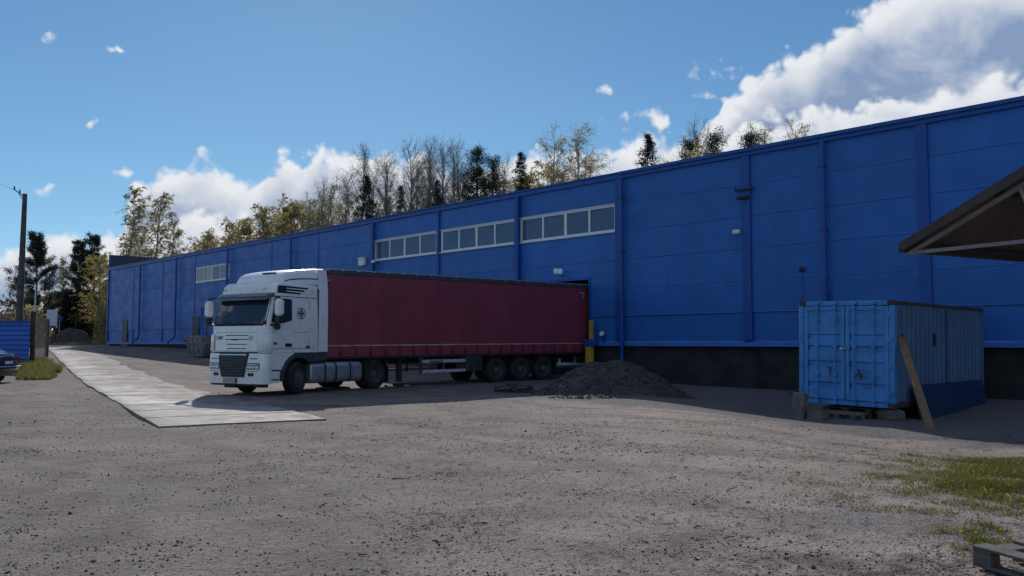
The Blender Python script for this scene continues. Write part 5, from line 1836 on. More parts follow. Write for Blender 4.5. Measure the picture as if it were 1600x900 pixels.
for s in (1, -1):
    MB().box(-0.30, 0.0, min(s * 0.50, s * 0.80), max(s * 0.50, s * 0.80), 0.84, 0.99, bev=0.03).build('tail_lamp', M_TAIL, body)
    MB().prism([(-2.6, 1.05), (-0.95, 1.05), (-1.0, 1.30), (-1.65, 1.42), (-2.5, 1.36)], s * 0.80, s * 0.828).build('side_window', M_CABGLASS, body)
    wheel(car, -0.95, s * 0.78, 0.32, 0.33, 0.21, s)
    wheel(car, -3.6, s * 0.78, 0.32, 0.33, 0.21, s)
    MB().box(-2.1, -1.9, min(s * 0.86, s * 0.885), max(s * 0.86, s * 0.885), 0.92, 0.95).build('door_handle', M_CHROME, body)
MB().box(0.0, 0.055, -0.72, 0.72, 0.62, 0.655, bev=0.01).build('bumper_trim', M_CHROME, body)
MB().box(-0.06, 0.02, -0.45, 0.45, 1.02, 1.05).build('boot_trim', M_CHROME, body)
MB().box(0.0, 0.012, -0.26, 0.26, 0.74, 0.85).build('number_plate', M_PLATE, body)

# utility pole and second thin lamp post, wires
pb = at(30, 508, 52)
pt = at(39, 303, 52)
pole = empty('utility_pole', (pb.x, pb.y, gz(pb.x, pb.y)), 0, 'tall dark wooden utility pole with a short bracket arm behind the fence', 'utility pole')
b0z = gz(pb.x, pb.y)
lx_ = pt.x - pb.x
MB().tube([(-0.05, 0, -0.5), (0, 0, pb.z - b0z), (lx_ * 0.5, 0, (pt.z + pb.z) / 2 - b0z), (lx_, 0, pt.z - b0z)], [0.24, 0.20, 0.17, 0.13], 12).build('pole_shaft', M_POLE, pole, 60)
tz = pt.z - b0z
MB().bar((lx_ - 0.05, 0, tz - 0.15), (lx_ - 0.68, -0.1, tz + 0.30), 0.06).bar((lx_ - 0.35, -0.05, tz + 0.02), (lx_ - 0.15, 0, tz - 0.3), 0.04).build('bracket_arm', M_POLE, pole)
for f in (0.45, 0.95):
    MB().tube([(lx_ - 0.63 * f, -0.09 * f, tz - 0.12 + 0.42 * f), (lx_ - 0.63 * f - 0.02, -0.09 * f, tz + 0.06 + 0.42 * f)], 0.045, 8).build('insulator', M_BLACKP, pole)
top = Vector((pt.x - 0.6, pt.y - 0.1, pt.z + 0.35))
for dx, nm in ((0.0, 1), (0.25, 2)):
    a, b = top + Vector((dx, 0, -0.12 * nm)), Vector((-31 + dx * 8, 30.0, 13.5))
    pts = []
    for k in range(17):
        t = k / 16
        p = a.lerp(b, t)
        p.z -= 0.7 * 4 * t * (1 - t) * 0.5
        pts.append(p)
    w = MB().tube(pts, 0.0045, 5).build('overhead_wire', M_WIRE)
    tag(w, 'thin overhead wire sagging from the utility pole, the %s of two' % ('upper' if nm == 1 else 'lower'), 'wire')
lp = at(54, 505, 60)
lt = at(46, 445, 60)
o = empty('lamp_post', (lp.x, lp.y, gz(lp.x, lp.y)), 0, 'thin grey lamp post with a short arm behind the bar gate', 'lamp post')
lz = gz(lp.x, lp.y)
MB().tube([(0, 0, 0), (0, 0, lt.z - lz)], [0.08, 0.05], 8).tube([(0, 0, lt.z - lz - 0.06), (-0.5, 0, lt.z - lz)], 0.04, 6).build('post_shaft', M_ALU, o)
MB().box(-0.85, -0.42, -0.1, 0.1, lt.z - lz - 0.06, lt.z - lz + 0.05, bev=0.03).build('lamp_head', M_ALU, o)
q = at(80, 520, 98)
o = empty('notice_board', (q.x, q.y, gz(q.x, q.y)), 0.15, 'white blank board on two posts beyond the street', 'sign board')
zz = at(80, 484, 98).z - gz(q.x, q.y)
zl = at(80, 509, 98).z - gz(q.x, q.y)
MB().box(-0.55, 0.50, -0.04, 0.04, zl, zz, bev=0.015).build('board_face', M_WSIGN, o)
MB().bar((-0.42, 0.08, -0.5), (-0.42, 0.08, zz - 0.1), 0.07).build('board_post', M_CHASSIS, o)
MB().bar((0.42, 0.08, -0.5), (0.42, 0.08, zz - 0.1), 0.07).build('board_post', M_CHASSIS, o)
MB().box(0.50, 0.60, -0.05, 0.05, zl - 0.3, zz + 0.25).build('board_edge', M_WSIGN, o)
q = at(93, 500, 102)
o = empty('road_sign', (q.x, q.y, gz(q.x, q.y)), 0.1, 'small plain blue sign on a thin post right of the white board', 'road sign')
MB().box(-0.35, 0.35, -0.02, 0.02, 2.2, 2.8, bev=0.01).build('sign_plate', M_SHEETB, o)
MB().tube([(0, 0.04, -0.3), (0, 0.04, 2.9)], 0.04, 6).build('sign_post', M_ALU, o)
# grassy soil mound beyond the street
q = at(112, 522, 100)
heap('soil_mound', (q.x, q.y), 2.9, 2.2, 1.55, 51, M_SOIL, 'low mound of dark soil with thin grass beyond the street', 'soil mound', n=34)

# waste skip near the wall
q = at(322, 556, 55.0)
skip = empty('waste_skip', (q.x, q.y, gz(q.x, q.y) + 0.02), WROT + 0.12, 'worn grey waste skip standing half hidden behind the truck cab', 'skip')
mb = MB()
L2, W2, H2 = 1.25, 0.8, 1.30
P = []
for z, fx, fy in ((0.05, 0.58, 0.80), (H2 * 0.62, 0.93, 0.96), (H2 * 0.63, 0.95, 0.98), (H2, 1.0, 1.0)):
    P += [(-L2 * fx, -W2 * fy, z), (L2 * fx, -W2 * fy, z), (L2 * fx, W2 * fy, z), (-L2 * fx, W2 * fy, z)]
fs = [(3, 2, 1, 0)]
for r in range(3):
    for k in range(4):
        fs.append((r * 4 + k, r * 4 + (k + 1) % 4, (r + 1) * 4 + (k + 1) % 4, (r + 1) * 4 + k))
mb.add(P, fs)
P2 = [(x * 0.95, y * 0.93, z + 0.06) for x, y, z in P]
mb.add(P2, [f[::-1] for f in fs])
sb = mb.build('skip_body', M_SKIP, skip)
mb = MB()
for a, b in (((-L2, -W2), (L2, -W2)), ((L2, -W2), (L2, W2)), ((L2, W2), (-L2, W2)), ((-L2, W2), (-L2, -W2))):
    mb.bar((a[0] * 1.01, a[1] * 1.01, H2), (b[0] * 1.01, b[1] * 1.01, H2), 0.08)
mb.build('rim', M_SKIP, skip)
for x in (-0.9, -0.3, 0.3, 0.9):
    MB().bar((x * 0.9, -W2 * 0.90, 0.15), (x, -W2 * 1.02, H2 - 0.05), 0.06).build('rib', M_SKIP, skip)
for s in (-1, 1):
    MB().tube([(s * L2 * 0.9, -W2 * 1.0, H2 - 0.25), (s * L2 * 0.9, -W2 * 1.15, H2 - 0.25)], 0.05, 8).build('lug', M_CHASSIS, skip)
lump('pale_stone', wp(-76.6, -1.6, 1.28), 0.33, 0.25, 0.2, 77, M_CONC, 'pale stone lying at the foot of the far end of the warehouse wall', 'stone')

# ------------------------------------------------------------------ loose gravel in the yard
rg = random.Random(99)
dark, pale = MB(), MB()
M_GDARK = mat('dark loose gravel', (0.045, 0.042, 0.043), 0.9, var=0.3, island=0.5)
M_GPALE = mat('pale loose gravel', (0.23, 0.21, 0.20), 0.9, var=0.3, island=0.45)
cnt = 0
while cnt < 48000:
    y = 4.4 + 24 * rg.random() ** 1.8
    x = rg.uniform(-0.66, 0.66) * y
    cl = mnoise.noise(Vector((x * 0.5, y * 0.5, 3))) + 0.6 * mnoise.noise(Vector((x * 1.7, y * 1.7, 8)))
    sandy = sstep(x + 2.5 * mnoise.noise(Vector((x * 0.3, y * 0.3, 1))), 0.0, 3.5)
    if rg.random() > (0.10 + 1.7 * max(0, cl) ** 1.2) * (1 - 0.55 * sandy):
        continue
    cnt += 1
    big = rg.random()
    s = 0.0035 + 0.010 * big ** 5 + (0.012 if big > 0.9985 else 0)
    if y > 12:
        s *= 1.25
    z = ground_n(x, y)
    add_stone(dark if rg.random() < 0.66 else pale, x, y, z + s * 0.25, s, rg)
tag(dark.build('dark_gravel', M_GDARK), kind='stuff')
tag(pale.build('pale_gravel', M_GPALE), kind='stuff')

# darker crumbs of earth in clusters, sticks and a few pale flecks
crumbs, flecks, sticks = MB(), MB(), MB()
n1 = 0
while n1 < 3600:
    y = 4.6 + 15 * rg.random() ** 1.6
    x = rg.uniform(-0.62, 0.62) * y
    cl = mnoise.noise(Vector((x * 0.75, y * 1.1, 33))) + 0.5 * mnoise.noise(Vector((x * 2.3, y * 2.3, 38)))
    near = sstep(y, 8.5, 6.0) * sstep(x, -0.5, 2.0)
    if rg.random() > 0.03 + 2.2 * max(0, cl - 0.12 + 0.22 * near):
        continue
    n1 += 1
    s = 0.005 + 0.014 * rg.random() ** 3
    add_stone(crumbs, x, y, ground_n(x, y) + s * 0.15, s, rg)
for k in range(260):
    y = 4.8 + 14 * rg.random() ** 1.6
    x = rg.uniform(-0.62, 0.45) * y
    s = rg.uniform(0.006, 0.014)
    add_stone(flecks, x, y, ground_n(x, y) + s * 0.3, s, rg)
for k in range(46):
    y = 5.0 + 12 * rg.random() ** 1.4
    x = rg.uniform(-0.25, 0.60) * y
    a = rg.gauss(0.0, 0.5)
    l = 0.06 + 0.22 * rg.random() ** 2.5
    z = ground_n(x, y) + 0.008
    b_ = Vector((x + math.cos(a) * l, y + math.sin(a) * l, z + rg.uniform(0, 0.015)))
    m_ = (Vector((x, y, z)) + b_) * 0.5 + Vector((rg.gauss(0, 0.06) * l, rg.gauss(0, 0.12) * l, 0.002))
    sticks.tube([(x, y, z), m_, b_], [0.006, 0.005, 0.003], 5)
tag(crumbs.build('earth_crumbs', mat('dark earth crumbs', (0.035, 0.030, 0.029), 0.95, island=0.4)), kind='stuff')
tag(flecks.build('pale_flecks', mat('pale chips', (0.55, 0.54, 0.53), 0.8, island=0.3)), kind='stuff')
tag(sticks.build('stick_litter', mat('dead sticks', (0.055, 0.045, 0.040), 0.9, island=0.4)), kind='stuff')

# ------------------------------------------------------------------ grass
def blades(name, m, n, fn, hmin, hmax, w, seed, lean=0.5):
    rg = random.Random(seed)
    V, Fc = [], []
    k = 0
    tries = 0
    while k < n and tries < n * 30:
        tries += 1
        r = fn(rg)
        if r is None:
            continue
        x, y, f = r
        k += 1
        h = (hmin + (hmax - hmin) * rg.random()) * f
        a = rg.uniform(0, 6.283)
        dx, dy = math.cos(a) * w / 2, math.sin(a) * w / 2
        lx, ly = rg.uniform(-lean, lean) * h, rg.uniform(-lean, lean) * h
        z = ground_n(x, y) - 0.005
        b = len(V)
        V += [(x - dx, y - dy, z), (x + dx, y + dy, z), (x + lx * 0.35 + dx * 0.7, y + ly * 0.35 + dy * 0.7, z + h * 0.6), (x + lx * 0.35 - dx * 0.7, y + ly * 0.35 - dy * 0.7, z + h * 0.6), (x + lx, y + ly, z + h)]
        Fc += [(b, b + 1, b + 2, b + 3), (b + 3, b + 2, b + 4)]
    o = mesh_obj(name, V, Fc, m)
    return tag(o, kind='stuff')


def patch_right(rg):
    y = rg.uniform(6.4, 13.6)
    x = rg.uniform(0.30, 0.66) * y
    c = at(1570, 745, 1)
    u = 800 + 1330 * x / y
    v = 535 + 1330 * 1.75 / y
    e = math.hypot((u - 1585) / 165, (v - 752) / 62)
    d = 0.95 - e + 1.1 * mnoise.noise(Vector((x * 1.3, y * 1.3, 4))) + 0.4 * mnoise.noise(Vector((x * 5, y * 5, 4)))
    e2 = math.hypot((u - 1470) / 210, (v - 765) / 80)
    d2 = 0.75 - e2 + 1.25 * mnoise.noise(Vector((x * 1.9, y * 1.9, 14)))
    e3 = math.hypot((u - 1520) / 36, (v - 872) / 26)
    if rg.random() < max(d, 0.0) * 0.9:
        return x, y, min(1.0, 0.45 + d)
    if rg.random() < max(d2, 0.0) * 0.35:
        return x, y, 0.5
    if rg.random() < 0.35 * (1.25 - e3 + 1.6 * mnoise.noise(Vector((x * 6, y * 6, 1)))):
        return x, y, 0.55 + 0.4 * rg.random()
    return None


blades('grass', L_GRASS, 24000, patch_right, 0.02, 0.10, 0.009, 3, 0.9)
blades('dry_grass', L_DRY, 9000, patch_right, 0.02, 0.08, 0.007, 13, 1.3)


def verge(rg):
    y = rg.uniform(35, 47)
    u = rg.uniform(18, 106)
    x = (u - 800) / 1330 * y
    lim = 98 - abs(y - 40) * 3.0 + 22 * mnoise.noise(Vector((x * .6, y * .6, 3)))
    if u > lim or (y < 38 and u < 30):
        return None
    return x, y, 0.45 + 0.75 * sstep(y, 37, 42) * (0.6 + 0.5 * mnoise.noise(Vector((x * .7, y * .7, 6))))


blades('grass', L_GRASS, 7000, verge, 0.12, 0.55, 0.035, 5, 0.45)
blades('dry_grass', L_DRY, 4500, verge, 0.12, 0.55, 0.03, 6, 0.6)


def bank(rg):
    y = rg.uniform(93, 116)
    x = rg.uniform(-85, -40)
    return x, y, 1.0


blades('grass', L_GRASS, 5000, bank, 0.1, 0.4, 0.09, 8, 0.5)
blades('dry_grass', L_DRY, 6000, bank, 0.1, 0.45, 0.09, 9, 0.5)


def near_wall(rg):
    s = rg.uniform(-23, 6)
    p = wp(s, -rg.random() ** 2 * 0.9, 0)
    if mnoise.noise(Vector((p.x * .8, p.y * .8, 3))) < 0.05:
        return None
    return p.x, p.y, 1.0


# dandelions and litter of twigs
V, Fc = [], []
rg = random.Random(8)
k = 0
while k < 240:
    r = patch_right(rg)
    if r is None:
        continue
    k += 1
    x, y, f = r
    z = ground_n(x, y) + rg.uniform(0.04, 0.11)
    s = rg.uniform(0.010, 0.018)
    b = len(V)
    for i in range(6):
        a = i * math.pi / 3
        V.append((x + s * math.cos(a), y + s * math.sin(a), z))
    V += [(x, y, z + s * 0.7), (x, y, z - s * 0.4)]
    for i in range(6):
        Fc += [(b + i, b + (i + 1) % 6, b + 6), (b + (i + 1) % 6, b + i, b + 7)]
tag(mesh_obj('dandelion_heads', V, Fc, L_DAND), kind='stuff')
mb = MB()
k = 0
while k < 3800:
    y = 5 + 13 * rg.random() ** 1.3
    x = rg.uniform(-0.2, 0.62) * y
    d = mnoise.noise(Vector((x * 0.8, y * 0.8, 21)))
    if rg.random() > 0.15 + max(0, d) * 1.6:
        continue
    k += 1
    a = rg.uniform(0, 3.14)
    l = 0.012 + 0.09 * rg.random() ** 2.5
    z = ground_n(x, y) + 0.008
    mb.bar((x, y, z), (x + math.cos(a) * l, y + math.sin(a) * l, z + rg.uniform(-0.004, 0.012)), 0.006, 0.005)
tag(mb.build('twig_litter', M_BARK), kind='stuff')


# ------------------------------------------------------------------ trees
def tube_raw(V, Fc, pts, rad, n):
    b = len(V)
    for i, p in enumerate(pts):
        t = (pts[min(i + 1, len(pts) - 1)] - pts[max(i - 1, 0)]).normalized()
        ref = Vector((0.31, 0.95, 0.05)) if abs(t.z) > 0.5 else Vector((0, 0, 1))
        s = t.cross(ref).normalized()
        q = s.cross(t)
        for k in range(n):
            a = 2 * math.pi * k / n
            V.append(p + (s * math.cos(a) + q * math.sin(a)) * rad[i])
    for i in range(len(pts) - 1):
        for k in range(n):
            k2 = (k + 1) % n
            Fc.append((b + i * n + k, b + i * n + k2, b + (i + 1) * n + k2, b + (i + 1) * n + k))


def leaf(LV, LF, p, s, rg, aspect=1.0):
    a = Vector((rg.gauss(0, 1), rg.gauss(0, 1), rg.gauss(0, 1))).normalized()
    b_ = a.cross(Vector((rg.gauss(0, 1), rg.gauss(0, 1), rg.gauss(0, 1)))).normalized()
    k = len(LV)
    LV += [p - a * s - b_ * s * aspect * 0.35, p + b_ * s * aspect, p + a * s + b_ * s * aspect * 0.2, p - b_ * s * aspect * 0.8]
    LF.append((k, k + 1, k + 2, k + 3))


def rvec(rg):
    return Vector((rg.gauss(0, 1), rg.gauss(0, 1), rg.gauss(0, 1)))


def make_deciduous(seed, h, leaves, lsize, nb=26, spread=0.2, droop=0.5, start=0.25, rise=1.0, lean=0.03, twigs=5, tw_r=0.012):
    rg = random.Random(seed)
    V, Fc, LV, LF = [], [], [], []
    pts, rad = [], []
    off = Vector((0, 0, 0))
    for i in range(9):
        t = i / 8
        off += Vector((rg.gauss(0, 0.012) * h * 0.6 + lean * h / 8, rg.gauss(0, 0.008) * h * 0.6, 0))
        pts.append(Vector((off.x, off.y, h * t)))
        rad.append(h * 0.0105 * (1 - t) ** 0.8 + 0.015)
    tube_raw(V, Fc, pts, rad, 6)
    BV, BF = [], []
    tips = []
    for i in range(nb):
        t = start + (0.97 - start) * ((i + rg.random()) / nb)
        k = min(7, int(t * 8))
        f = t * 8 - k
        p0 = pts[k].lerp(pts[k + 1], f)
        az = rg.uniform(0, 2 * math.pi)
        prof = (1 - t) ** 0.6 * min(1.0, (t - start) * 5 + 0.45)
        ln = h * spread * (0.35 + prof) * rg.uniform(0.65, 1.2)
        d = Vector((math.cos(az), math.sin(az), rise * rg.uniform(0.7, 1.3)))
        d.normalize()
        bp = [p0]
        br = [max(0.018, rad[k] * 0.42)]
        p = p0.copy()
        for s in range(5):
            d = (d + Vector((0.05, 0, -droop * 0.16 * s / 3)) + rvec(rg) * 0.11).normalized()
            p = p + d * ln / 5
            bp.append(p.copy())
            br.append(max(0.010, br[0] * (1 - (s + 1) / 5.6)))
        tube_raw(BV, BF, bp, br, 4)
        for s in range(twigs):
            j = rg.randint(1, 5)
            q = bp[j].copy()
            dd = ((bp[j] - bp[j - 1]).normalized() + rvec(rg) * 0.55 + Vector((0, 0, -droop * 0.35))).normalized()
            tp = [q.copy()]
            tl = ln * rg.uniform(0.25, 0.5)
            for _ in range(3):
                dd = (dd + rvec(rg) * 0.18 + Vector((0.06, 0, -droop * 0.30))).normalized()
                q = q + dd * tl / 3
                tp.append(q.copy())
            tube_raw(BV, BF, tp, [tw_r, tw_r * 0.9, tw_r * 0.7, tw_r * 0.4], 3)
            tips.append((tp, ln))
            for _ in range(2):
                e = tp[rg.randint(1, 3)]
                dd2 = (dd + rvec(rg) * 0.6).normalized()
                e2 = e + dd2 * tl * 0.4
                tube_raw(BV, BF, [e, e2], [tw_r * 0.6, tw_r * 0.35], 3)
                tips.append(([e, e.lerp(e2, 0.5), e2, e2 + dd2 * 0.1], ln))
    if leaves:
        for _ in range(leaves):
            tp, ln = tips[rg.randrange(len(tips))]
            j = rg.randint(0, len(tp) - 2)
            p = tp[j].lerp(tp[j + 1], rg.random()) + rvec(rg) * lsize * 0.9
            leaf(LV, LF, p, lsize * rg.uniform(0.6, 1.3), rg)
    return dict(trunk=(V, Fc), branches=(BV, BF), crown=(LV, LF))


def make_pine(seed, h, start=0.45, dens=1.0, wide=0.17, ls=1.0):
    rg = random.Random(seed)
    V, Fc, BV, BF, LV, LF = [], [], [], [], [], []
    pts, rad = [], []
    off = Vector((0, 0, 0))
    for i in range(9):
        t = i / 8
        off += Vector((rg.gauss(0, 0.006) * h, rg.gauss(0, 0.006) * h, 0))
        pts.append(Vector((off.x, off.y, h * 0.985 * t)))
        rad.append(h * 0.012 * (1 - t) ** 0.7 + 0.03)
    tube_raw(V, Fc, pts, rad, 7)
    nw = int(17 * (1 - start) / 0.55) + 2
    for w in range(nw):
        t = start + (0.98 - start) * w / (nw - 1) + rg.uniform(-0.02, 0.02)
        t = min(0.985, t)
        k = min(7, int(t * 8))
        p0 = pts[k].lerp(pts[k + 1], t * 8 - k)
        u = (t - start) / (1 - start)
        prof = (0.55 + 0.6 * math.sin(math.pi * min(1, u * 1.15 + 0.12))) * (1 - u * 0.45)
        for b in range(rg.randint(3, 5)):
            if rg.random() < 0.10:
                continue
            az = rg.uniform(0, 2 * math.pi)
            ln = h * wide * prof * rg.uniform(0.55, 1.25)
            d = Vector((math.cos(az), math.sin(az), 0.15 + 0.65 * u + rg.uniform(-0.15, 0.2))).normalized()
            bp = [p0]
            p = p0.copy()
            for s in range(4):
                d = (d + rvec(rg) * 0.10 + Vector((0, 0, 0.05))).normalized()
                p = p + d * ln / 4
                bp.append(p.copy())
            tube_raw(BV, BF, bp, [0.05, 0.04, 0.03, 0.022, 0.012], 4)
            for s in range(int(9 * dens)):
                f = rg.uniform(0.30, 1.05)
                j = min(3, int(f * 4))
                c = bp[j].lerp(bp[j + 1], min(1.0, f * 4 - j)) + Vector((rg.gauss(0, 0.20), rg.gauss(0, 0.20), rg.gauss(0.08, 0.13)))
                for _ in range(10):
                    leaf(LV, LF, c + rvec(rg) * 0.21, rg.uniform(0.05, 0.12) * ls, rg, 0.45)
    return dict(trunk=(V, Fc), branches=(BV, BF), crown=(LV, LF))


def make_spruce(seed, h, start=0.08, wide=0.16, dens=1.0):
    rg = random.Random(seed)
    V, Fc, BV, BF, LV, LF = [], [], [], [], [], []
    pts = [Vector((rg.gauss(0, 0.03), rg.gauss(0, 0.03), h * i / 8)) for i in range(9)]
    rad = [h * 0.011 * (1 - i / 8) + 0.02 for i in range(9)]
    tube_raw(V, Fc, pts, rad, 6)
    nw = 44
    for w in range(nw):
        t = start + (0.99 - start) * w / (nw - 1)
        k = min(7, int(t * 8))
        p0 = pts[k].lerp(pts[k + 1], t * 8 - k)
        L0 = h * wide * ((1 - t) ** 0.85 + 0.03)
        for b in range(5):
            if rg.random() < 0.14:
                continue
            az = rg.uniform(0, 2 * math.pi)
            ln = L0 * rg.uniform(0.6, 1.2)
            d = Vector((math.cos(az), math.sin(az), 0.25 * t - 0.05)).normalized()
            bp = [p0]
            p = p0.copy()
            for s in range(3):
                d = (d + Vector((0, 0, -0.13 + 0.10 * s)) + rvec(rg) * 0.06).normalized()
                p = p + d * ln / 3
                bp.append(p.copy())
            tube_raw(BV, BF, bp, [0.035, 0.028, 0.02, 0.008], 3)
            for s in range(int((4 + ln * 5) * dens)):
                f = rg.uniform(0.15, 1.04)
                j = min(2, int(f * 3))
                c = bp[j].lerp(bp[j + 1], min(1.0, f * 3 - j)) + Vector((0, 0, -0.10 * rg.random()))
                for _ in range(7):
                    leaf(LV, LF, c + Vector((rg.gauss(0, 0.13), rg.gauss(0, 0.13), rg.gauss(-0.03, 0.15))), rg.uniform(0.05, 0.12), rg, 0.45)
    return dict(trunk=(V, Fc), branches=(BV, BF), crown=(LV, LF))


MESH = {}


def tree_mesh(key, data, bark, leafm):
    out = []
    for nm, m in (('trunk', bark), ('branches', bark), ('crown', leafm)):
        Vv, Ff = data[nm]
        if not Ff:
            continue
        me = bpy.data.meshes.new(nm)
        me.from_pydata([tuple(v) for v in Vv], [], Ff)
        me.update()
        me.materials.append(m)
        out.append((nm, me))
    MESH[key] = out


HB = 20.0
for i in range(3):
    tree_mesh(('birch', i), make_deciduous(100 + i, HB, 32000, 0.052, 60, 0.15, 1.0, 0.12, 1.7, 0.025 if i != 1 else -0.01, 10, 0.011), M_BIRCH, L_BIRCH)
    tree_mesh(('olive', i), make_deciduous(200 + i, HB, 30000, 0.062, 48, 0.23, 0.35, 0.12, 1.2, 0.01, 10, 0.011), M_BARK, L_OLIVE)
    tree_mesh(('bare', i), make_deciduous(300 + i, HB, 0, 0.1, 56, 0.20, 0.0, 0.28, 2.2, 0.01, 20, 0.0105), M_BARK, L_OLIVE)
    tree_mesh(('sparse', i), make_deciduous(400 + i, HB, 8000, 0.05, 50, 0.17, 0.25, 0.28, 1.8, 0.015, 16, 0.010), M_BIRCH, L_OLIVE)
    tree_mesh(('yellow', i), make_deciduous(500 + i, HB, 30000, 0.064, 48, 0.23, 0.5, 0.10, 1.0, 0.01, 10, 0.011), M_BARK, L_YELLOW)
    tree_mesh(('pine', i), make_pine(600 + i, HB, (0.40, 0.46, 0.34)[i], 2.2, (0.19, 0.17, 0.21)[i]), M_PINEB, L_PINE)
    tree_mesh(('fullpine', i), make_pine(650 + i, HB, (0.14, 0.22, 0.18)[i], 4.2, (0.30, 0.26, 0.28)[i], 1.55), M_PINEB, L_PINE)
    tree_mesh(('spruce', i), make_spruce(700 + i, HB, 0.06, (0.26, 0.23, 0.28)[i], 2.0), M_BARK, L_SPRUCE)

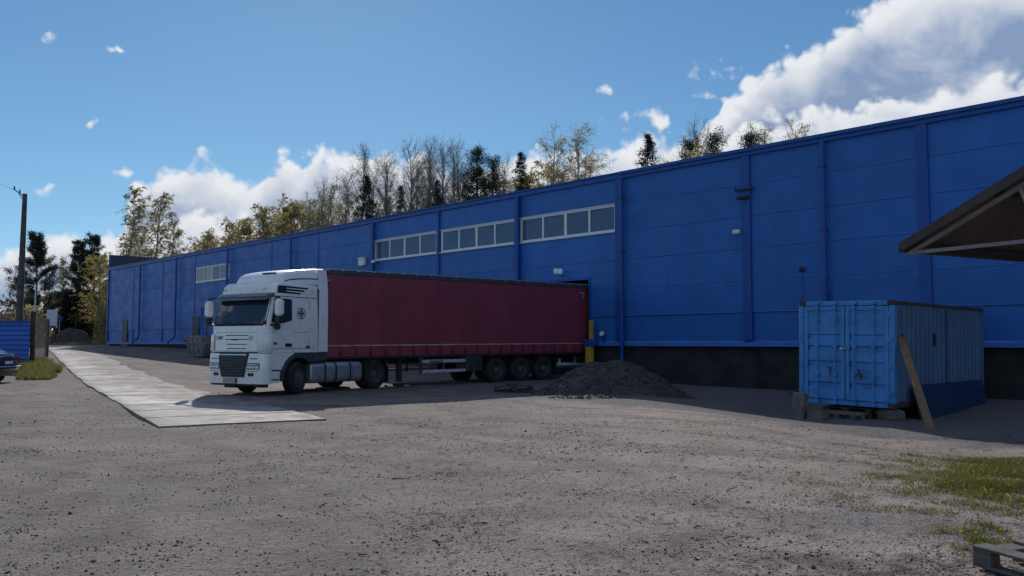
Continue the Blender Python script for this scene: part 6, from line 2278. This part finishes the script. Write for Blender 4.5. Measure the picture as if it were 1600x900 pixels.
# (photo column, photo row of the top, depth, kind, what singles it out)
# tops are given in the photo; depth keeps each trunk behind the warehouse or beyond the street
TREES = [
    # left, beyond the gate
    (62, 358, 104, 'fullpine', 0, 'dark pine just right of the wooden utility pole'),
    (128, 368, 112, 'fullpine', 1, 'dark pine above the black thicket, left of a close pair'),
    (150, 362, 116, 'fullpine', 2, 'dark pine above the black thicket, right one of a close pair'),
    (100, 400, 122, 'olive', 0, 'dull olive tree between the dark pines beyond the street'),
    (28, 430, 128, 'olive', 2, 'low olive tree left of the wooden utility pole'),
    (160, 392, 103, 'yellow', 0, 'yellow-leaved tree hugging the far left end of the warehouse'),
    (196, 290, 106, 'birch', 0, 'tall wind-swept birch above the far end of the warehouse, left of two'),
    (245, 296, 108, 'birch', 1, 'tall full birch above the far end of the warehouse, right of two'),
    (268, 340, 112, 'birch', 2, 'smaller thin birch just right of the two tall ones'),
    (222, 360, 116, 'yellow', 1, 'yellow tree low between the two tall birches'),
    (140, 430, 120, 'yellow', 2, 'pale yellow tree behind the dark pines'),
    (78, 440, 118, 'yellow', 1, 'yellow-green tree low behind the gate bars'),
    # behind the roof, left part
    (300, 378, 150, 'yellow', 0, 'low yellow tree showing just above the roof left of the cab'),
    (328, 356, 148, 'olive', 0, 'olive tree above the roof over the small left window'),
    (352, 342, 146, 'birch', 2, 'rounded birch above the roof left of the truck cab'),
    (378, 338, 144, 'olive', 1, 'olive tree above the roof straight over the truck cab front'),
    (402, 322, 142, 'birch', 0, 'birch above the roof over the truck cab'),
    (418, 316, 146, 'olive', 2, 'slender olive tree above the roof right of the cab birch'),
    (440, 304, 140, 'yellow', 2, 'tall yellow-green tree over the roof spoiler'),
    (462, 310, 142, 'olive', 0, 'olive tree over the front of the red trailer'),
    (484, 300, 136, 'sparse', 0, 'thin half-bare tree just left of the first tall bare tree'),
    (503, 268, 134, 'bare', 0, 'bare tree, first of the tall bare row from the left'),
    (524, 275, 130, 'sparse', 1, 'thin tree with a haze of buds beside the first bare tree'),
    (563, 218, 124, 'bare', 1, 'tall bare tree behind the leftmost spruce'),
    (573, 272, 120, 'spruce', 0, 'dark spruce above the roof, leftmost of three'),
    (602, 226, 122, 'bare', 2, 'tall bare tree between the first two spruces'),
    (627, 288, 118, 'spruce', 1, 'small dark spruce above the roof, middle of three'),
    (640, 208, 116, 'bare', 0, 'tall bare tree over the small middle spruce'),
    (662, 206, 114, 'bare', 1, 'tall bare tree right of the small middle spruce'),
    (684, 278, 112, 'spruce', 2, 'small dark spruce above the roof, rightmost of three'),
    (690, 206, 112, 'bare', 2, 'tall bare tree over the right spruce'),
    (712, 208, 108, 'bare', 0, 'bare tree next to the big dark pine'),
    (742, 224, 104, 'pine', 0, 'big dark pine behind the middle of the roof'),
    (772, 232, 102, 'pine', 1, 'dark pine leaning over the middle windows, right of the big one'),
    (797, 236, 106, 'bare', 1, 'short bare tree between pine and slim spruce'),
    (814, 236, 98, 'spruce', 1, 'slim dark spruce over the middle windows'),
    (836, 262, 100, 'yellow', 0, 'short yellow tree right of the slim spruce'),
    (860, 196, 98, 'sparse', 0, 'tall thin sparse birch over the right window, left of two'),
    (906, 192, 94, 'sparse', 2, 'tall thin sparse birch over the right window, right of two'),
    (880, 250, 100, 'sparse', 1, 'low hazy tree between the two sparse birches'),
    (314, 366, 156, 'birch', 1, 'small birch low above the roof just left of the small window pines'),
    (340, 362, 158, 'yellow', 2, 'low yellow tree filling the gap over the small left window'),
    (366, 350, 155, 'yellow', 0, 'yellow-green tree behind the rounded birch over the cab'),
    (392, 340, 152, 'yellow', 1, 'yellow-green tree low behind the two cab birches'),
    (428, 332, 152, 'birch', 2, 'low birch filling the gap left of the tall yellow-green tree'),
    (450, 330, 150, 'olive', 1, 'low olive tree between the tall yellow-green tree and the trailer front'),
    (474, 318, 148, 'yellow', 1, 'yellow tree behind the thin half-bare tree over the trailer front'),
    (494, 312, 146, 'olive', 2, 'low olive tree left of the first bare trunk'),
    (512, 300, 144, 'sparse', 2, 'hazy low tree between the first two bare trees'),
    (540, 252, 138, 'bare', 2, 'bare tree left of the leftmost spruce'),
    (552, 290, 140, 'sparse', 0, 'hazy low tree left of the leftmost spruce'),
    (586, 246, 132, 'bare', 0, 'bare tree right of the leftmost spruce'),
    (614, 238, 128, 'bare', 1, 'bare tree just left of the middle spruce'),
    (606, 296, 134, 'sparse', 1, 'hazy low tree between the first two spruces'),
    (650, 238, 126, 'bare', 2, 'bare tree behind the tall pair over the left windows'),
    (674, 226, 124, 'bare', 0, 'bare tree just left of the right spruce'),
    (658, 294, 128, 'sparse', 2, 'hazy low tree between middle and right spruce'),
    (702, 230, 120, 'bare', 1, 'bare tree close behind the bare one by the big pine'),
    (724, 252, 112, 'bare', 2, 'low bare tree touching the left side of the big pine'),
    (756, 262, 110, 'olive', 0, 'low olive tree between the big pine and its neighbour'),
    (786, 268, 108, 'bare', 0, 'low bare tree right of the leaning pine'),
    (850, 252, 106, 'yellow', 0, 'low yellow tree at the foot of the left sparse birch'),
    (922, 236, 100, 'sparse', 1, 'faint thin tree just right of the right sparse birch'),
    (1012, 206, 84, 'spruce', 0, 'lone dark spruce over the blank wall'),
    (1046, 236, 88, 'bare', 2, 'low bare tree right of the lone spruce'),
    (1074, 204, 80, 'pine', 2, 'dark pine behind a yellow crown over the blank wall'),
    (1080, 224, 76, 'yellow', 2, 'yellow-brown crown in front of the dark pine over the blank wall'),
    (1090, 176, 84, 'bare', 0, 'thin bare tree rising above the dark pines on the right'),
    (1114, 192, 76, 'pine', 1, 'dark pine of the right group, right of the yellow crown'),
    (1168, 200, 72, 'pine', 0, 'last dark pine on the right, under the big cloud'),
    (1192, 186, 74, 'sparse', 1, 'faint bare tree right of the last dark pine'),
    (1256, 180, 68, 'sparse', 0, 'faint bare tree farthest right above the roof'),
]
rg = random.Random(17)
GROUPS = {'pine': 'dark pines', 'fullpine': 'dark pines', 'spruce': 'spruces over the roof', 'birch': 'leafing birches', 'olive': 'olive green trees', 'yellow': 'yellow-green trees', 'bare': 'tall bare trees', 'sparse': 'thin half-bare birches'}
CAT = {'pine': 'pine_tree', 'fullpine': 'pine_tree', 'spruce': 'spruce_tree', 'birch': 'birch_tree', 'olive': 'leafy_tree', 'yellow': 'leafy_tree', 'bare': 'bare_tree', 'sparse': 'birch_tree'}
for (px, py, dep, kind, var, lab) in TREES:
    p = at(px, py, dep)
    gz0 = gz(p.x, p.y)
    h = p.z - gz0
    parts = MESH[(kind, var)]
    top = max(v.co.z for v in parts[-1][1].vertices)
    o = empty(CAT[kind], (p.x, p.y, gz0 - 0.1), rg.uniform(-0.5, 0.5) if kind in ('birch',) else rg.uniform(0, 6.28), lab, CAT[kind].replace('_tree', ' tree').replace('leafy tree', 'tree'), GROUPS[kind])
    s = (h + 0.1) / top
    wx = s * (1.0 if kind not in ('spruce',) else 1.0)
    o.scale = (wx, wx, s)
    for nm, me in parts:
        c = bpy.data.objects.new(nm, me)
        COL.objects.link(c)
        c.parent = o

# dark thicket beyond the street, shrubs and the far wood
def bush(name, c, rx, ry, h, n, s, m, seed, label, cat='shrub', twig=M_BARK):
    rg = random.Random(seed)
    o = empty(name, (c[0], c[1], gz(c[0], c[1])), 0, label, cat)
    LV, LF, BV, BF = [], [], [], []
    for _ in range(n):
        a = rg.uniform(0, 6.283)
        u = rg.random() ** 0.33
        e = rg.uniform(0, math.pi / 2)
        r = u * (1 + 0.12 * mnoise.noise(Vector((math.cos(a) * 2, math.sin(a) * 2, e * 2 + seed))))
        p = Vector((rx * r * math.cos(a) * math.cos(e) ** 0.6, ry * r * math.sin(a) * math.cos(e) ** 0.6, h * r * math.sin(e)))
        leaf(LV, LF, p, s * rg.uniform(0.5, 1.3), rg, 0.7)
    for _ in range(60):
        a = rg.uniform(0, 6.283)
        t = Vector((rx * 0.9 * math.cos(a) * rg.random(), ry * 0.9 * math.sin(a) * rg.random(), h * rg.uniform(0.6, 1.02)))
        b = Vector((t.x * 0.25, t.y * 0.25, 0))
        tube_raw(BV, BF, [b, b.lerp(t, 0.5) + rvec(rg) * 0.1, t], [0.05, 0.035, 0.01], 4)
    mesh_obj('foliage', LV, LF, m, o)
    mesh_obj('stems', BV, BF, twig, o)
    return o


q = at(126, 520, 107)
bush('dense_thicket', (q.x, q.y), 2.9, 2.6, at(126, 455, 107).z - gz(q.x, q.y), 5200, 0.22, L_DARK, 5, 'dense near-black rounded thicket under the dark pines beyond the street', 'thicket')
for k, (px, py, dep, rx, m, lab) in enumerate([
        (12, 470, 70, 2.0, L_DARK, 'leafless grey shrub behind the blue fence at the left edge'),
        (48, 478, 74, 1.6, L_OLIVE, 'low greenish shrub between pole and gate'),
        (164, 470, 94, 1.2, L_YELLOW, 'narrow yellow shrub at the corner of the warehouse'),
        (150, 500, 101, 1.3, L_DARK, 'low dark shrub right of the soil mound')]):
    q = at(px, py, dep)
    n = 260 if k == 0 else 2200
    bush('shrub', (q.x, q.y), rx, rx, q.z - gz(q.x, q.y), n, 0.10, m, 60 + k, lab)
LV, LF = [], []
rg = random.Random(77)
for _ in range(9000):
    u = rg.uniform(-0.72, 0.20)
    y = rg.uniform(175, 215)
    x = u * y
    g0 = gz(x, y)
    hh = 9 + 4 * mnoise.noise(Vector((x * 0.05, 0, 1))) + 3 * mnoise.noise(Vector((x * 0.3, 0, 2)))
    if x < -108:
        hh *= 0.55
    leaf(LV, LF, Vector((x, y, g0 + hh * rg.random() ** 0.7)), rg.uniform(0.4, 1.0), rg, 0.8)
tag(mesh_obj('far_wood', LV, LF, leaf_mat('distant wood', (0.05, 0.055, 0.035), (0.11, 0.10, 0.06), 0.3)), kind='stuff')


# ------------------------------------------------------------------ keep every thing at most thing > part > sub-part
def chain(o):
    out = [o]
    while out[-1].parent:
        out.append(out[-1].parent)
    return out


for o in list(COL.objects):
    ch = chain(o)
    while len(ch) > 3:
        ch[1].parent = ch[-1]                # parts are built in their thing's own coordinates, so nothing moves
        ch = chain(o)
